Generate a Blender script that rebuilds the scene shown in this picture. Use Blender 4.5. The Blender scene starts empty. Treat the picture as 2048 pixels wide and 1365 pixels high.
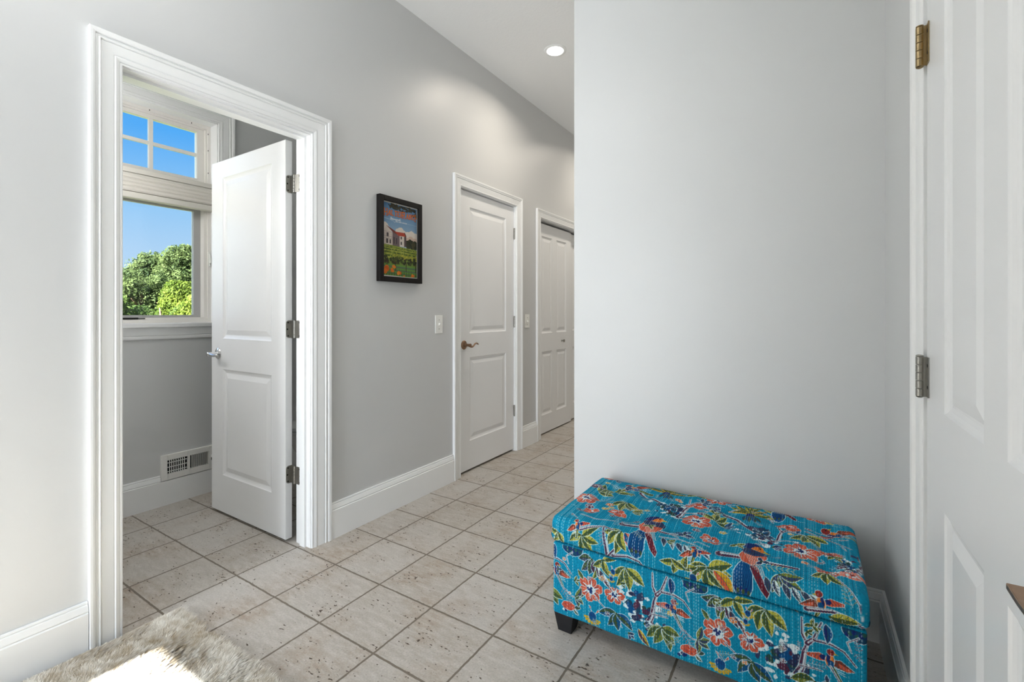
import bpy, math, random
import numpy as np
from mathutils import Vector, Matrix

random.seed(7)
rng = np.random.default_rng(7)
S = bpy.context.scene
COL = S.collection
PI = math.pi

# ------------------------------------------------------------------ camera
F_PX, HORIZON = 933.4, 625.0          # focal length and horizon row of a 2048 x 1365 frame
YAW = math.radians(32.341)
CAM_H = 1.17
cd = bpy.data.cameras.new('camera')
cd.sensor_width = 36.0
cd.lens = 36.0 * F_PX / 2048.0
cd.shift_y = (HORIZON - 682.5) / 2048.0
cd.clip_start = 0.02
cd.clip_end = 300
cam = bpy.data.objects.new('camera', cd)
cam.location = (0, 0, CAM_H)
cam.rotation_euler = (PI / 2, 0, YAW)
COL.objects.link(cam)
S.camera = cam

# ------------------------------------------------------------------ colour management, world, sun, daylight
S.view_settings.view_transform = 'Standard'
S.view_settings.look = 'None'
S.view_settings.exposure = 0.31
S.view_settings.gamma = 1.0
S.view_settings.use_curve_mapping = False
S.cycles.use_denoising = True
S.cycles.max_bounces = 10
S.cycles.diffuse_bounces = 6
S.cycles.transparent_max_bounces = 12
S.cycles.sample_clamp_indirect = 6.0


def lin(r, g=None, b=None):
    """8-bit display colour to linear"""
    if g is None:
        g = b = r
    f = lambda c: (c / 255 / 12.92) if c / 255 <= 0.04045 else ((c / 255 + 0.055) / 1.055) ** 2.4
    return (f(r), f(g), f(b), 1.0)


YR = -1.90           # inner face of the entry wall behind the camera
SKY_STRENGTH = 0.80
SUN_STRENGTH = 58.0
DAY_POWER = 68.0
GLOW = 5.0
BATH_FILL_POWER = 4.8
FILL_DOME_POWER = 7.5
LAMP_POWER = 7.0

w = bpy.data.worlds.new('sky')
S.world = w
w.use_nodes = True
nt = w.node_tree
bg = nt.nodes['Background']
tc = nt.nodes.new('ShaderNodeTexCoord')
sep = nt.nodes.new('ShaderNodeSeparateXYZ')
rmp = nt.nodes.new('ShaderNodeValToRGB')
nt.links.new(tc.outputs['Generated'], sep.inputs[0])
nt.links.new(sep.outputs['Z'], rmp.inputs[0])
nt.links.new(rmp.outputs[0], bg.inputs[0])
el = rmp.color_ramp.elements
el[0].position = 0.0
el[0].color = lin(205, 229, 252)
el[1].position = 0.6
el[1].color = lin(58, 140, 235)
for p_, c_ in ((0.10, (184, 220, 254)), (0.19, (152, 208, 255)), (0.30, (88, 178, 255))):
    e_ = el.new(p_)
    e_.color = lin(*c_)
# the sky glows brighter around the sun, which stands behind the camera
SUN_EL = math.radians(38.5)
dt = nt.nodes.new('ShaderNodeVectorMath')
dt.operation = 'DOT_PRODUCT'
dt.inputs[1].default_value = (0, -math.cos(SUN_EL), math.sin(SUN_EL))
nt.links.new(tc.outputs['Generated'], dt.inputs[0])
mxm = nt.nodes.new('ShaderNodeMath')
mxm.operation = 'MAXIMUM'
mxm.inputs[1].default_value = 0.0
nt.links.new(dt.outputs['Value'], mxm.inputs[0])
pwm = nt.nodes.new('ShaderNodeMath')
pwm.operation = 'POWER'
pwm.inputs[1].default_value = 2.5
nt.links.new(mxm.outputs[0], pwm.inputs[0])
gsc = nt.nodes.new('ShaderNodeVectorMath')
gsc.operation = 'SCALE'
gsc.inputs[0].default_value = (0.93, 0.98, 1.06)
glm = nt.nodes.new('ShaderNodeMath')
glm.operation = 'MULTIPLY'
glm.inputs[1].default_value = GLOW
nt.links.new(pwm.outputs[0], glm.inputs[0])
nt.links.new(glm.outputs[0], gsc.inputs['Scale'])
addg = nt.nodes.new('ShaderNodeVectorMath')
nt.links.new(rmp.outputs[0], addg.inputs[0])
nt.links.new(gsc.outputs[0], addg.inputs[1])
nt.links.new(addg.outputs[0], bg.inputs[0])
bg.inputs[1].default_value = SKY_STRENGTH

sd = bpy.data.lights.new('sun', 'SUN')
sd.energy = SUN_STRENGTH
sd.angle = math.radians(0.6)
sd.color = (1.0, 0.988, 0.975)
sun = bpy.data.objects.new('sun', sd)
sun.rotation_euler = (PI / 2 - SUN_EL, 0, 0)     # shines towards +Y and down
sun.location = (-1.5, -6, 7)
COL.objects.link(sun)

# daylight falling in through the glazed entry door and its added sidelight behind the camera
ad = bpy.data.lights.new('entry_daylight', 'AREA')
ad.shape = 'RECTANGLE'
ad.size = 0.72
ad.size_y = 2.1
ad.energy = DAY_POWER
ad.color = (0.92, 0.965, 1.03)
al = bpy.data.objects.new('entry_daylight', ad)
al.location = (-1.53, YR - 0.12, 1.18)
al.rotation_euler = (math.radians(90), 0, math.radians(4))
COL.objects.link(al)
pd2 = bpy.data.lights.new('entry_portal', 'AREA')
pd2.shape = 'RECTANGLE'
pd2.size = 1.5
pd2.size_y = 2.25
pd2.cycles.is_portal = True
pl2 = bpy.data.objects.new('entry_portal', pd2)
pl2.location = (-1.225, YR - 0.14, 1.15)
pl2.rotation_euler = (math.radians(90), 0, 0)
COL.objects.link(pl2)
# portal that only guides sampling of the sky through the bathroom window
pd = bpy.data.lights.new('window_portal', 'AREA')
pd.shape = 'RECTANGLE'
pd.size = 0.62
pd.size_y = 1.4
pd.cycles.is_portal = True
pl = bpy.data.objects.new('window_portal', pd)
pl.location = (-3.47, 1.2, 1.75)
pl.rotation_euler = (PI / 2, 0, -PI / 2)
COL.objects.link(pl)

# ------------------------------------------------------------------ materials


def new_mat(name):
    m = bpy.data.materials.new(name)
    m.use_nodes = True
    return m, m.node_tree, m.node_tree.nodes['Principled BSDF']


def mat(name, col, rough=0.5, metal=0.0, spec=0.5, bump=0.0, bscale=200.0, var=0.0, vscale=6.0, coat=0.0, mottled=None):
    m, t, b = new_mat(name)
    b.inputs['Base Color'].default_value = col
    b.inputs['Roughness'].default_value = rough
    b.inputs['Metallic'].default_value = metal
    b.inputs['Specular IOR Level'].default_value = spec
    b.inputs['Coat Weight'].default_value = coat
    g = t.nodes.new('ShaderNodeTexCoord')
    if var > 0 or mottled:
        n = t.nodes.new('ShaderNodeTexNoise')
        n.inputs['Scale'].default_value = vscale
        n.inputs['Detail'].default_value = 4
        t.links.new(g.outputs['Object'], n.inputs['Vector'])
        mx = t.nodes.new('ShaderNodeMix')
        mx.data_type = 'RGBA'
        c2 = mottled or tuple(min(1, c * (1 + var)) for c in col[:3]) + (1,)
        c1 = col if mottled else tuple(c * (1 - var) for c in col[:3]) + (1,)
        mx.inputs[6].default_value = c1
        mx.inputs[7].default_value = c2
        t.links.new(n.outputs['Fac'], mx.inputs[0])
        t.links.new(mx.outputs[2], b.inputs['Base Color'])
    if bump > 0:
        n2 = t.nodes.new('ShaderNodeTexNoise')
        n2.inputs['Scale'].default_value = bscale
        n2.inputs['Detail'].default_value = 3
        t.links.new(g.outputs['Object'], n2.inputs['Vector'])
        bp = t.nodes.new('ShaderNodeBump')
        bp.inputs['Strength'].default_value = bump
        bp.inputs['Distance'].default_value = 0.002
        t.links.new(n2.outputs['Fac'], bp.inputs['Height'])
        t.links.new(bp.outputs[0], b.inputs['Normal'])
    return m


M = {}
M['paint'] = mat('wall_paint', lin(204, 205, 205), 0.40, spec=0.40, bump=0.06, bscale=320, var=0.012, vscale=2.0)
M['ceiling'] = mat('ceiling_paint', lin(238, 239, 239), 0.85, spec=0.2, bump=0.55, bscale=70)
M['trim'] = mat('trim_paint', lin(238, 239, 239), 0.28, spec=0.45, var=0.01)
M['door'] = mat('door_paint', lin(236, 237, 238), 0.26, spec=0.45, var=0.01)
M['nickel'] = mat('satin_nickel', lin(158, 156, 150), 0.36, 1.0, bump=0.05, bscale=400, var=0.06, vscale=40)
M['antique'] = mat('antique_nickel', lin(158, 138, 102), 0.36, 1.0, bump=0.05, bscale=300, var=0.15, vscale=60)
M['bronze'] = mat('brushed_bronze', lin(150, 122, 100), 0.3, 1.0, var=0.25, vscale=90)
M['chrome'] = mat('polished_chrome', lin(222, 222, 222), 0.12, 1.0, var=0.03, vscale=30)
M['screw'] = mat('screw_recess', lin(52, 50, 47), 0.5, 0.8, var=0.1)
M['black_wood'] = mat('black_lacquer', lin(20, 17, 16), 0.5, spec=0.25, var=0.15, vscale=30)
M['foot'] = mat('black_foot_wood', lin(20, 20, 24), 0.42, spec=0.4, var=0.15, vscale=20)
M['plastic'] = mat('white_plastic', lin(236, 236, 232), 0.35, spec=0.5, var=0.01)
M['vent'] = mat('register_enamel', lin(232, 231, 227), 0.4, spec=0.4, var=0.02)
M['duct'] = mat('dark_duct', lin(14, 14, 14), 0.9, spec=0.1, var=0.1)
M['porcelain'] = mat('porcelain', lin(240, 240, 240), 0.12, spec=0.6, var=0.01)
M['shade'] = mat('shade_cloth', lin(232, 228, 220), 0.9, spec=0.1, bump=0.15, bscale=500, var=0.02)
M['winframe'] = mat('window_vinyl', lin(236, 233, 228), 0.4, spec=0.4, var=0.01)
M['grey_stile'] = mat('sash_gasket_grey', lin(178, 178, 178), 0.5, spec=0.3, var=0.03)
M['bark'] = mat('bark', lin(96, 78, 62), 0.9, spec=0.1, bump=0.6, bscale=30, var=0.3, vscale=12)
M['meadow'] = mat('meadow', lin(66, 76, 42), 0.95, spec=0.05, mottled=lin(84, 90, 54), vscale=0.6)
M['siding'] = mat('siding', lin(214, 212, 206), 0.7, spec=0.2, var=0.03)

# leaf materials: foliage colours differ between trees
def leaf_mat(name, c1, c2):
    m, t, b = new_mat(name)
    b.inputs['Roughness'].default_value = 0.6
    b.inputs['Specular IOR Level'].default_value = 0.08
    g = t.nodes.new('ShaderNodeTexCoord')
    n = t.nodes.new('ShaderNodeTexNoise')
    n.inputs['Scale'].default_value = 2.2
    n.inputs['Detail'].default_value = 6
    t.links.new(g.outputs['Object'], n.inputs['Vector'])
    r = t.nodes.new('ShaderNodeValToRGB')
    r.color_ramp.elements[0].position = 0.35
    r.color_ramp.elements[0].color = c1
    r.color_ramp.elements[1].position = 0.65
    r.color_ramp.elements[1].color = c2
    t.links.new(n.outputs['Fac'], r.inputs[0])
    t.links.new(r.outputs[0], b.inputs['Base Color'])
    tr = t.nodes.new('ShaderNodeBsdfTranslucent')
    t.links.new(r.outputs[0], tr.inputs['Color'])
    mx = t.nodes.new('ShaderNodeMixShader')
    mx.inputs[0].default_value = 0.5
    t.links.new(b.outputs[0], mx.inputs[1])
    t.links.new(tr.outputs[0], mx.inputs[2])
    t.links.new(mx.outputs[0], t.nodes['Material Output'].inputs['Surface'])
    return m


M['leaf_a'] = leaf_mat('leaf_blue_green', lin(48, 64, 36), lin(92, 106, 62))
M['leaf_b'] = leaf_mat('leaf_mid_green', lin(46, 66, 32), lin(88, 106, 52))
M['leaf_c'] = leaf_mat('leaf_lime', lin(64, 84, 32), lin(108, 122, 48))

# clear window glass: mostly transparent with a Fresnel reflection
def glass_mat():
    m, t, b = new_mat('window_glass')
    t.nodes.remove(b)
    tp = t.nodes.new('ShaderNodeBsdfTransparent')
    tp.inputs[0].default_value = (0.97, 0.98, 0.98, 1)
    gl = t.nodes.new('ShaderNodeBsdfGlossy')
    gl.inputs['Roughness'].default_value = 0.02
    fr = t.nodes.new('ShaderNodeFresnel')
    fr.inputs[0].default_value = 1.3
    mx = t.nodes.new('ShaderNodeMixShader')
    t.links.new(fr.outputs[0], mx.inputs[0])
    t.links.new(tp.outputs[0], mx.inputs[1])
    t.links.new(gl.outputs[0], mx.inputs[2])
    t.links.new(mx.outputs[0], t.nodes['Material Output'].inputs['Surface'])
    return m


M['glass'] = glass_mat()

# lit lamp lens
m_, t_, b_ = new_mat('lamp_lens')
b_.inputs['Base Color'].default_value = (0.9, 0.9, 0.9, 1)
b_.inputs['Emission Color'].default_value = (1.0, 0.97, 0.92, 1)
b_.inputs['Emission Strength'].default_value = 6.0
M['lens'] = m_

# colours stored on the vertices (woven print, poster print)
def print_mat(name, rough, weave):
    m, t, b = new_mat(name)
    a = t.nodes.new('ShaderNodeVertexColor')
    a.layer_name = 'print'
    t.links.new(a.outputs['Color'], b.inputs['Base Color'])
    b.inputs['Roughness'].default_value = rough
    b.inputs['Specular IOR Level'].default_value = 0.25
    if weave:
        g = t.nodes.new('ShaderNodeTexCoord')
        wv = t.nodes.new('ShaderNodeTexNoise')
        wv.inputs['Scale'].default_value = 420
        wv.inputs['Detail'].default_value = 2
        t.links.new(g.outputs['Object'], wv.inputs['Vector'])
        n = t.nodes.new('ShaderNodeTexNoise')
        n.inputs['Scale'].default_value = 60
        t.links.new(g.outputs['Object'], n.inputs['Vector'])
        ad_ = t.nodes.new('ShaderNodeMath')
        ad_.operation = 'ADD'
        t.links.new(wv.outputs['Fac'], ad_.inputs[0])
        t.links.new(n.outputs['Fac'], ad_.inputs[1])
        bp = t.nodes.new('ShaderNodeBump')
        bp.inputs['Strength'].default_value = 0.5
        bp.inputs['Distance'].default_value = 0.003
        t.links.new(ad_.outputs[0], bp.inputs['Height'])
        t.links.new(bp.outputs[0], b.inputs['Normal'])
        b.inputs['Specular IOR Level'].default_value = 0.12
    return m


M['print'] = print_mat('printed_cotton', 0.85, True)
M['poster'] = print_mat('poster_print', 0.35, False)

# rug pile
m_, t_, b_ = new_mat('faux_fur_pile')
a_ = t_.nodes.new('ShaderNodeVertexColor')
a_.layer_name = 'print'
t_.links.new(a_.outputs['Color'], b_.inputs['Base Color'])
b_.inputs['Roughness'].default_value = 0.75
b_.inputs['Specular IOR Level'].default_value = 0.15
b_.inputs['Sheen Weight'].default_value = 0.3
M['pile'] = m_
M['backing'] = mat('rug_backing', lin(176, 168, 152), 0.95, spec=0.05, bump=0.3, bscale=300, var=0.1, vscale=60)


# travertine-look floor tile
def tile_mat():
    m, t, b = new_mat('stone_tile')
    N = t.nodes.new
    L = t.links.new
    g = N('ShaderNodeTexCoord')
    # grout lines wander a little
    nz = N('ShaderNodeTexNoise')
    nz.inputs['Scale'].default_value = 38
    nz.inputs['Detail'].default_value = 4
    L(g.outputs['Object'], nz.inputs['Vector'])
    sb = N('ShaderNodeVectorMath')
    sb.operation = 'SUBTRACT'
    sb.inputs[1].default_value = (0.5, 0.5, 0.5)
    L(nz.outputs['Color'], sb.inputs[0])
    sc = N('ShaderNodeVectorMath')
    sc.operation = 'SCALE'
    sc.inputs['Scale'].default_value = 0.006
    L(sb.outputs[0], sc.inputs[0])
    ad_ = N('ShaderNodeVectorMath')
    L(g.outputs['Object'], ad_.inputs[0])
    L(sc.outputs[0], ad_.inputs[1])
    mp = N('ShaderNodeMapping')
    mp.inputs['Location'].default_value = (0.371 + 0.2955 * 20, -0.8044 + 0.2925 * 20, 0)
    L(ad_.outputs[0], mp.inputs['Vector'])
    # brick: cells .2955 x .2925, no offset
    br = N('ShaderNodeTexBrick')
    br.offset = 0.0
    br.offset_frequency = 1
    br.squash = 1.0
    br.inputs['Scale'].default_value = 1.0
    br.inputs['Brick Width'].default_value = 0.2955
    br.inputs['Row Height'].default_value = 0.2925
    br.inputs['Mortar Size'].default_value = 0.0042
    br.inputs['Mortar Smooth'].default_value = 0.15
    br.inputs['Bias'].default_value = 0.0
    br.inputs['Color1'].default_value = lin(181, 177, 171)
    br.inputs['Color2'].default_value = lin(170, 163, 153)
    br.inputs['Mortar'].default_value = lin(120, 106, 90)
    L(mp.outputs[0], br.inputs['Vector'])
    # brown clouding
    n1 = N('ShaderNodeTexNoise')
    n1.inputs['Scale'].default_value = 4.5
    n1.inputs['Detail'].default_value = 6
    n1.inputs['Roughness'].default_value = 0.65
    L(g.outputs['Object'], n1.inputs['Vector'])
    r1 = N('ShaderNodeMapRange')
    r1.inputs['From Min'].default_value = 0.46
    r1.inputs['From Max'].default_value = 0.72
    r1.inputs['To Max'].default_value = 0.6
    L(n1.outputs['Fac'], r1.inputs['Value'])
    x1 = N('ShaderNodeMix')
    x1.data_type = 'RGBA'
    x1.inputs[7].default_value = lin(146, 122, 95)
    L(r1.outputs[0], x1.inputs[0])
    L(br.outputs['Color'], x1.inputs[6])
    # pale bloom
    n3 = N('ShaderNodeTexNoise')
    n3.inputs['Scale'].default_value = 26
    n3.inputs['Detail'].default_value = 5
    n3.inputs['Roughness'].default_value = 0.7
    mp3 = N('ShaderNodeMapping')
    mp3.inputs['Scale'].default_value = (0.55, 1.7, 1)
    L(g.outputs['Object'], mp3.inputs['Vector'])
    L(mp3.outputs[0], n3.inputs['Vector'])
    r3 = N('ShaderNodeMapRange')
    r3.inputs['From Min'].default_value = 0.42
    r3.inputs['From Max'].default_value = 0.7
    r3.inputs['To Max'].default_value = 0.75
    L(n3.outputs['Fac'], r3.inputs['Value'])
    x3 = N('ShaderNodeMix')
    x3.data_type = 'RGBA'
    x3.inputs[7].default_value = lin(194, 190, 184)
    L(r3.outputs[0], x3.inputs[0])
    L(x1.outputs[2], x3.inputs[6])
    # fine grain
    n4 = N('ShaderNodeTexNoise')
    n4.inputs['Scale'].default_value = 150
    n4.inputs['Detail'].default_value = 3
    L(g.outputs['Object'], n4.inputs['Vector'])
    r4 = N('ShaderNodeMapRange')
    r4.inputs['From Min'].default_value = 0.3
    r4.inputs['From Max'].default_value = 0.7
    r4.inputs['To Min'].default_value = 0.86
    r4.inputs['To Max'].default_value = 1.08
    L(n4.outputs['Fac'], r4.inputs['Value'])
    x4 = N('ShaderNodeVectorMath')
    x4.operation = 'SCALE'
    L(x3.outputs[2], x4.inputs[0])
    L(r4.outputs[0], x4.inputs['Scale'])
    # pits, clustered
    vo = N('ShaderNodeTexNoise')
    vo.inputs['Scale'].default_value = 75
    vo.inputs['Detail'].default_value = 2
    mpv = N('ShaderNodeMapping')
    mpv.inputs['Scale'].default_value = (0.7, 1.3, 1)
    L(g.outputs['Object'], mpv.inputs['Vector'])
    L(mpv.outputs[0], vo.inputs['Vector'])
    cl = N('ShaderNodeTexNoise')
    cl.inputs['Scale'].default_value = 9
    L(g.outputs['Object'], cl.inputs['Vector'])
    ml = N('ShaderNodeMath')
    ml.operation = 'MULTIPLY_ADD'
    ml.inputs[1].default_value = 0.42
    L(cl.outputs['Fac'], ml.inputs[0])
    L(vo.outputs['Fac'], ml.inputs[2])
    r5 = N('ShaderNodeMapRange')
    r5.inputs['From Min'].default_value = 0.885
    r5.inputs['From Max'].default_value = 0.92
    L(ml.outputs[0], r5.inputs['Value'])
    x5 = N('ShaderNodeMix')
    x5.data_type = 'RGBA'
    x5.inputs[7].default_value = lin(78, 66, 54)
    L(r5.outputs[0], x5.inputs[0])
    L(x4.outputs[0], x5.inputs[6])
    # grout on top
    x6 = N('ShaderNodeMix')
    x6.data_type = 'RGBA'
    x6.inputs[7].default_value = lin(112, 103, 92)
    L(br.outputs['Fac'], x6.inputs[0])
    L(x5.outputs[2], x6.inputs[6])
    L(x6.outputs[2], b.inputs['Base Color'])
    b.inputs['Roughness'].default_value = 0.5
    b.inputs['Specular IOR Level'].default_value = 0.35
    # relief
    h1 = N('ShaderNodeMath')
    h1.operation = 'MULTIPLY_ADD'
    h1.inputs[1].default_value = -1.0
    L(br.outputs['Fac'], h1.inputs[0])
    L(n3.outputs['Fac'], h1.inputs[2])
    h2 = N('ShaderNodeMath')
    h2.operation = 'SUBTRACT'
    L(h1.outputs[0], h2.inputs[0])
    L(r5.outputs[0], h2.inputs[1])
    bp = N('ShaderNodeBump')
    bp.inputs['Strength'].default_value = 0.5
    bp.inputs['Distance'].default_value = 0.003
    L(h2.outputs[0], bp.inputs['Height'])
    L(bp.outputs[0], b.inputs['Normal'])
    return m


M['tile'] = tile_mat()


# ------------------------------------------------------------------ mesh helpers
class MB:
    def __init__(self):
        self.v, self.f = [], []

    def add(self, vs, fs):
        o = len(self.v)
        self.v += [tuple(p) for p in vs]
        self.f += [tuple(i + o for i in q) for q in fs]
        return self

    def box(self, x0, x1, y0, y1, z0, z1):
        vs = [(x, y, z) for x in (x0, x1) for y in (y0, y1) for z in (z0, z1)]
        return self.add(vs, [(0, 1, 3, 2), (4, 6, 7, 5), (0, 4, 5, 1), (2, 3, 7, 6), (0, 2, 6, 4), (1, 5, 7, 3)])

    def taper(self, c0, h0, z0, c1, h1, z1):
        """four-sided tapered post: centres (x,y) and half sizes at z0 and z1"""
        vs = []
        for c, h, z in ((c0, h0, z0), (c1, h1, z1)):
            vs += [(c[0] - h, c[1] - h, z), (c[0] + h, c[1] - h, z), (c[0] + h, c[1] + h, z), (c[0] - h, c[1] + h, z)]
        return self.add(vs, [(3, 2, 1, 0), (4, 5, 6, 7)] + [(i, (i + 1) % 4, (i + 1) % 4 + 4, i + 4) for i in range(4)])

    def lathe(self, o, axis, prof, n=24, cap=True):
        """prof: (distance along axis, radius)"""
        a = Vector(axis).normalized()
        u = a.orthogonal().normalized()
        v = a.cross(u)
        o = Vector(o)
        vs, fs = [], []
        for d, r in prof:
            for k in range(n):
                t = 2 * PI * k / n
                vs.append(o + a * d + (u * math.cos(t) + v * math.sin(t)) * r)
        for j in range(len(prof) - 1):
            for k in range(n):
                k2 = (k + 1) % n
                fs.append((j * n + k, j * n + k2, (j + 1) * n + k2, (j + 1) * n + k))
        if cap:
            fs.append(tuple(reversed(range(n))))
            fs.append(tuple((len(prof) - 1) * n + k for k in range(n)))
        return self.add(vs, fs)

    def tube(self, pts, rad, n=12, flat=(1.0, 1.0)):
        pts = [Vector(p) for p in pts]
        rad = rad if isinstance(rad, (list, tuple)) else [rad] * len(pts)
        vs, fs = [], []
        up = Vector((0.13, 0.07, 1)).normalized()
        for i, p in enumerate(pts):
            d = (pts[min(i + 1, len(pts) - 1)] - pts[max(i - 1, 0)]).normalized()
            s = d.cross(up)
            s = s.normalized() if s.length > 1e-4 else d.orthogonal().normalized()
            q = s.cross(d)
            for k in range(n):
                t = 2 * PI * k / n
                vs.append(p + (s * math.cos(t) * flat[0] + q * math.sin(t) * flat[1]) * rad[i])
        for j in range(len(pts) - 1):
            for k in range(n):
                k2 = (k + 1) % n
                fs.append((j * n + k, j * n + k2, (j + 1) * n + k2, (j + 1) * n + k))
        fs.append(tuple(reversed(range(n))))
        fs.append(tuple((len(pts) - 1) * n + k for k in range(n)))
        return self.add(vs, fs)

    def plate(self, fn, a0, a1, b0, b1, t, r=0.0, corners=(1, 1, 1, 1), n=5):
        """rounded rectangle a x b, thickness t; fn(a,b,d) places it"""
        pts = []
        for (ca, cb, st), on in zip(((a1, b1, 0), (a0, b1, 1), (a0, b0, 2), (a1, b0, 3)), corners):
            if r and on:
                sa = -1 if ca == a1 else 1
                sb_ = -1 if cb == b1 else 1
                for k in range(n + 1):
                    g = (st + k / n) * PI / 2
                    pts.append((ca + sa * r + r * math.cos(g), cb + sb_ * r + r * math.sin(g)))
            else:
                pts.append((ca, cb))
        m = len(pts)
        vs = [fn(a, b, 0) for a, b in pts] + [fn(a, b, t) for a, b in pts]
        fs = [tuple(reversed(range(m))), tuple(range(m, 2 * m))] + [(i, (i + 1) % m, (i + 1) % m + m, i + m) for i in range(m)]
        return self.add(vs, fs)

    def build(self, name, m, parent=None, smooth=False, bevel=0.0, angle=None):
        me = bpy.data.meshes.new(name)
        me.from_pydata(self.v, [], self.f)
        me.validate()
        me.update()
        o = bpy.data.objects.new(name, me)
        COL.objects.link(o)
        if m:
            me.materials.append(m)
        import bmesh
        bm = bmesh.new()
        bm.from_mesh(me)
        bmesh.ops.recalc_face_normals(bm, faces=bm.faces)
        bm.to_mesh(me)
        bm.free()
        if smooth or angle:
            for p in me.polygons:
                p.use_smooth = True
            if angle:
                me.set_sharp_from_angle(angle=math.radians(angle))
        if bevel:
            b = o.modifiers.new('bevel', 'BEVEL')
            b.width = bevel
            b.segments = 2
            b.limit_method = 'ANGLE'
            b.angle_limit = math.radians(40)
        if parent:
            o.parent = parent
            o.matrix_parent_inverse = parent_inverse(parent)
        return o


def parent_inverse(p):
    return Matrix.Translation(p.location).inverted()     # meshes sit at the origin, Empties at their base


def tag(o, label=None, cat=None, group=None, kind=None):
    if label:
        o['label'] = label
    if cat:
        o['category'] = cat
    if group:
        o['group'] = group
    if kind:
        o['kind'] = kind
    return o


def struct(o, label=None, cat=None):
    return tag(o, label, cat, kind='structure')


def thing(name, label, cat, loc=(0, 0, 0), group=None):
    o = bpy.data.objects.new(name, None)
    o.location = loc
    o.empty_display_size = 0.1
    COL.objects.link(o)
    return tag(o, label, cat, group)


# ------------------------------------------------------------------ dimensions
WL = -2.08          # hall face of the left wall
WLB = -2.195        # its bathroom face
XO = -3.30          # inner face of the outer wall
WB = 2.10           # wall behind the ottoman
XC = -0.968         # its free corner
WR = 0.231          # right wall
CEIL = 3.0365
YE = 8.0            # far end of the hall
D1 = (0.662, 1.418, 2.048)      # clear opening: y0, y1, top
D2 = (2.602, 3.345, 2.060)
D3 = (3.775, 5.30, 2.035)
D4 = (0.535, 1.385, 2.0)

# ------------------------------------------------------------------ structure
fl = MB()
fl.box(-3.7, 1.2, -2.2, 8.3, -0.12, 0.0)
floor = struct(fl.build('floor', M['tile']), 'pale beige stone tile floor with grey grout lines', 'floor')
b = MB()
b.box(-3.7, 1.2, -2.2, 8.3, CEIL, CEIL + 0.12)
struct(b.build('ceiling', M['ceiling']), 'white lightly textured ceiling', 'ceiling')

J = 0.018           # jamb thickness
b = MB()
segs = [(YR, D1[0] - J), (D1[1] + J, D2[0] - J), (D2[1] + J, D3[0] - J), (D3[1] + J, YE)]
for y0, y1 in segs:
    b.box(WLB, WL, y0, y1, 0, CEIL)
for D in (D1, D2, D3):
    b.box(WLB, WL, D[0] - J, D[1] + J, D[2] + J, CEIL)
struct(b.build('wall_left', M['paint']), 'long light grey wall with the poster and doors on it', 'wall')

b = MB()
b.box(XC, WR + 0.12, WB, WB + 0.12, 0, CEIL)
b.box(XC, XC + 0.12, WB + 0.12, YE, 0, CEIL)
struct(b.build('wall_back', M['paint']), 'light grey wall behind the blue ottoman', 'wall')

b = MB()
b.box(WR, WR + 0.12, YR, D4[0] - J, 0, CEIL)
b.box(WR, WR + 0.12, D4[1] + J, WB, 0, CEIL)
b.box(WR, WR + 0.12, D4[0] - J, D4[1] + J, D4[2] + J, CEIL)
struct(b.build('wall_right', M['paint']), 'narrow light grey wall strip beside the right door', 'wall')
b = MB()
b.box(WR + 0.12, WR + 0.16, D4[0] - 0.3, D4[1] + 0.3, 0, CEIL)
struct(b.build('wall_closet', M['paint']))

GX0, GX1, GZ = -2.0, -0.45, 2.4    # rough opening behind the camera
b = MB()
b.box(XO, GX0, YR - 0.12, YR, 0, CEIL)
b.box(GX1, WR + 0.12, YR - 0.12, YR, 0, CEIL)
b.box(GX0, GX1, YR - 0.12, YR, GZ, CEIL)
struct(b.build('wall_rear', M['paint']))
b = MB()
b.box(XO, XC + 0.12, YE, YE + 0.12, 0, CEIL)
struct(b.build('wall_end', M['paint']))

# unseen full-height wall added behind the camera, blocks entry daylight from the right side
VX = -1.10
b = MB()
b.box(VX, WR, -0.80, -0.68, 0, CEIL)
struct(b.build('wall_light_block', M['paint']))

# outer wall with the bathroom window opening, and the cross walls of bathroom and closets
WY0, WY1, WZ0, WZ1 = 0.80, 1.577, 1.09, 2.425
b = MB()
XO2 = XO - 0.17
b.box(XO2, XO, YR, WY0, 0, CEIL)
b.box(XO2, XO, WY1, YE, 0, CEIL)
b.box(XO2, XO, WY0, WY1, 0, WZ0)
b.box(XO2, XO, WY0, WY1, WZ1, CEIL)
struct(b.build('wall_bathroom', M['paint']), 'grey bathroom wall around the window', 'wall')
b = MB()
b.box(XO, WLB, 2.46, 2.56, 0, CEIL)
b.box(XO, WLB, 0.15, 0.25, 0, CEIL)
b.box(XO, WLB, 3.55, 3.65, 0, CEIL)
struct(b.build('wall_partition', M['paint']))

# ------------------------------------------------------------------ trim
BASE_P = [(0, 0), (0.017, 0), (0.017, 0.145), (0.0125, 0.1485), (0.0155, 0.153), (0.0105, 0.1725), (0.0065, 0.1755), (0.0095, 0.1785), (0.008, 0.184), (0, 0.184)]


def sweep(b, prof, stations):
    """stations: list of functions mapping profile (d, h) to a point"""
    n = len(prof)
    vs = [fn(*p) for fn in stations for p in prof]
    fs = []
    for j in range(len(stations) - 1):
        for k in range(n):
            k2 = (k + 1) % n
            fs.append((j * n + k, j * n + k2, (j + 1) * n + k2, (j + 1) * n + k))
    fs.append(tuple(range(n)))
    fs.append(tuple(reversed(range((len(stations) - 1) * n, len(stations) * n))))
    b.add(vs, fs)
    return b


def base_left(name, y0, y1, x=WL):
    b = MB()
    sweep(b, BASE_P, [lambda d, h, y=y: (x + d, y, h) for y in (y0, y1)])
    return b.build(name, M['trim'])


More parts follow.
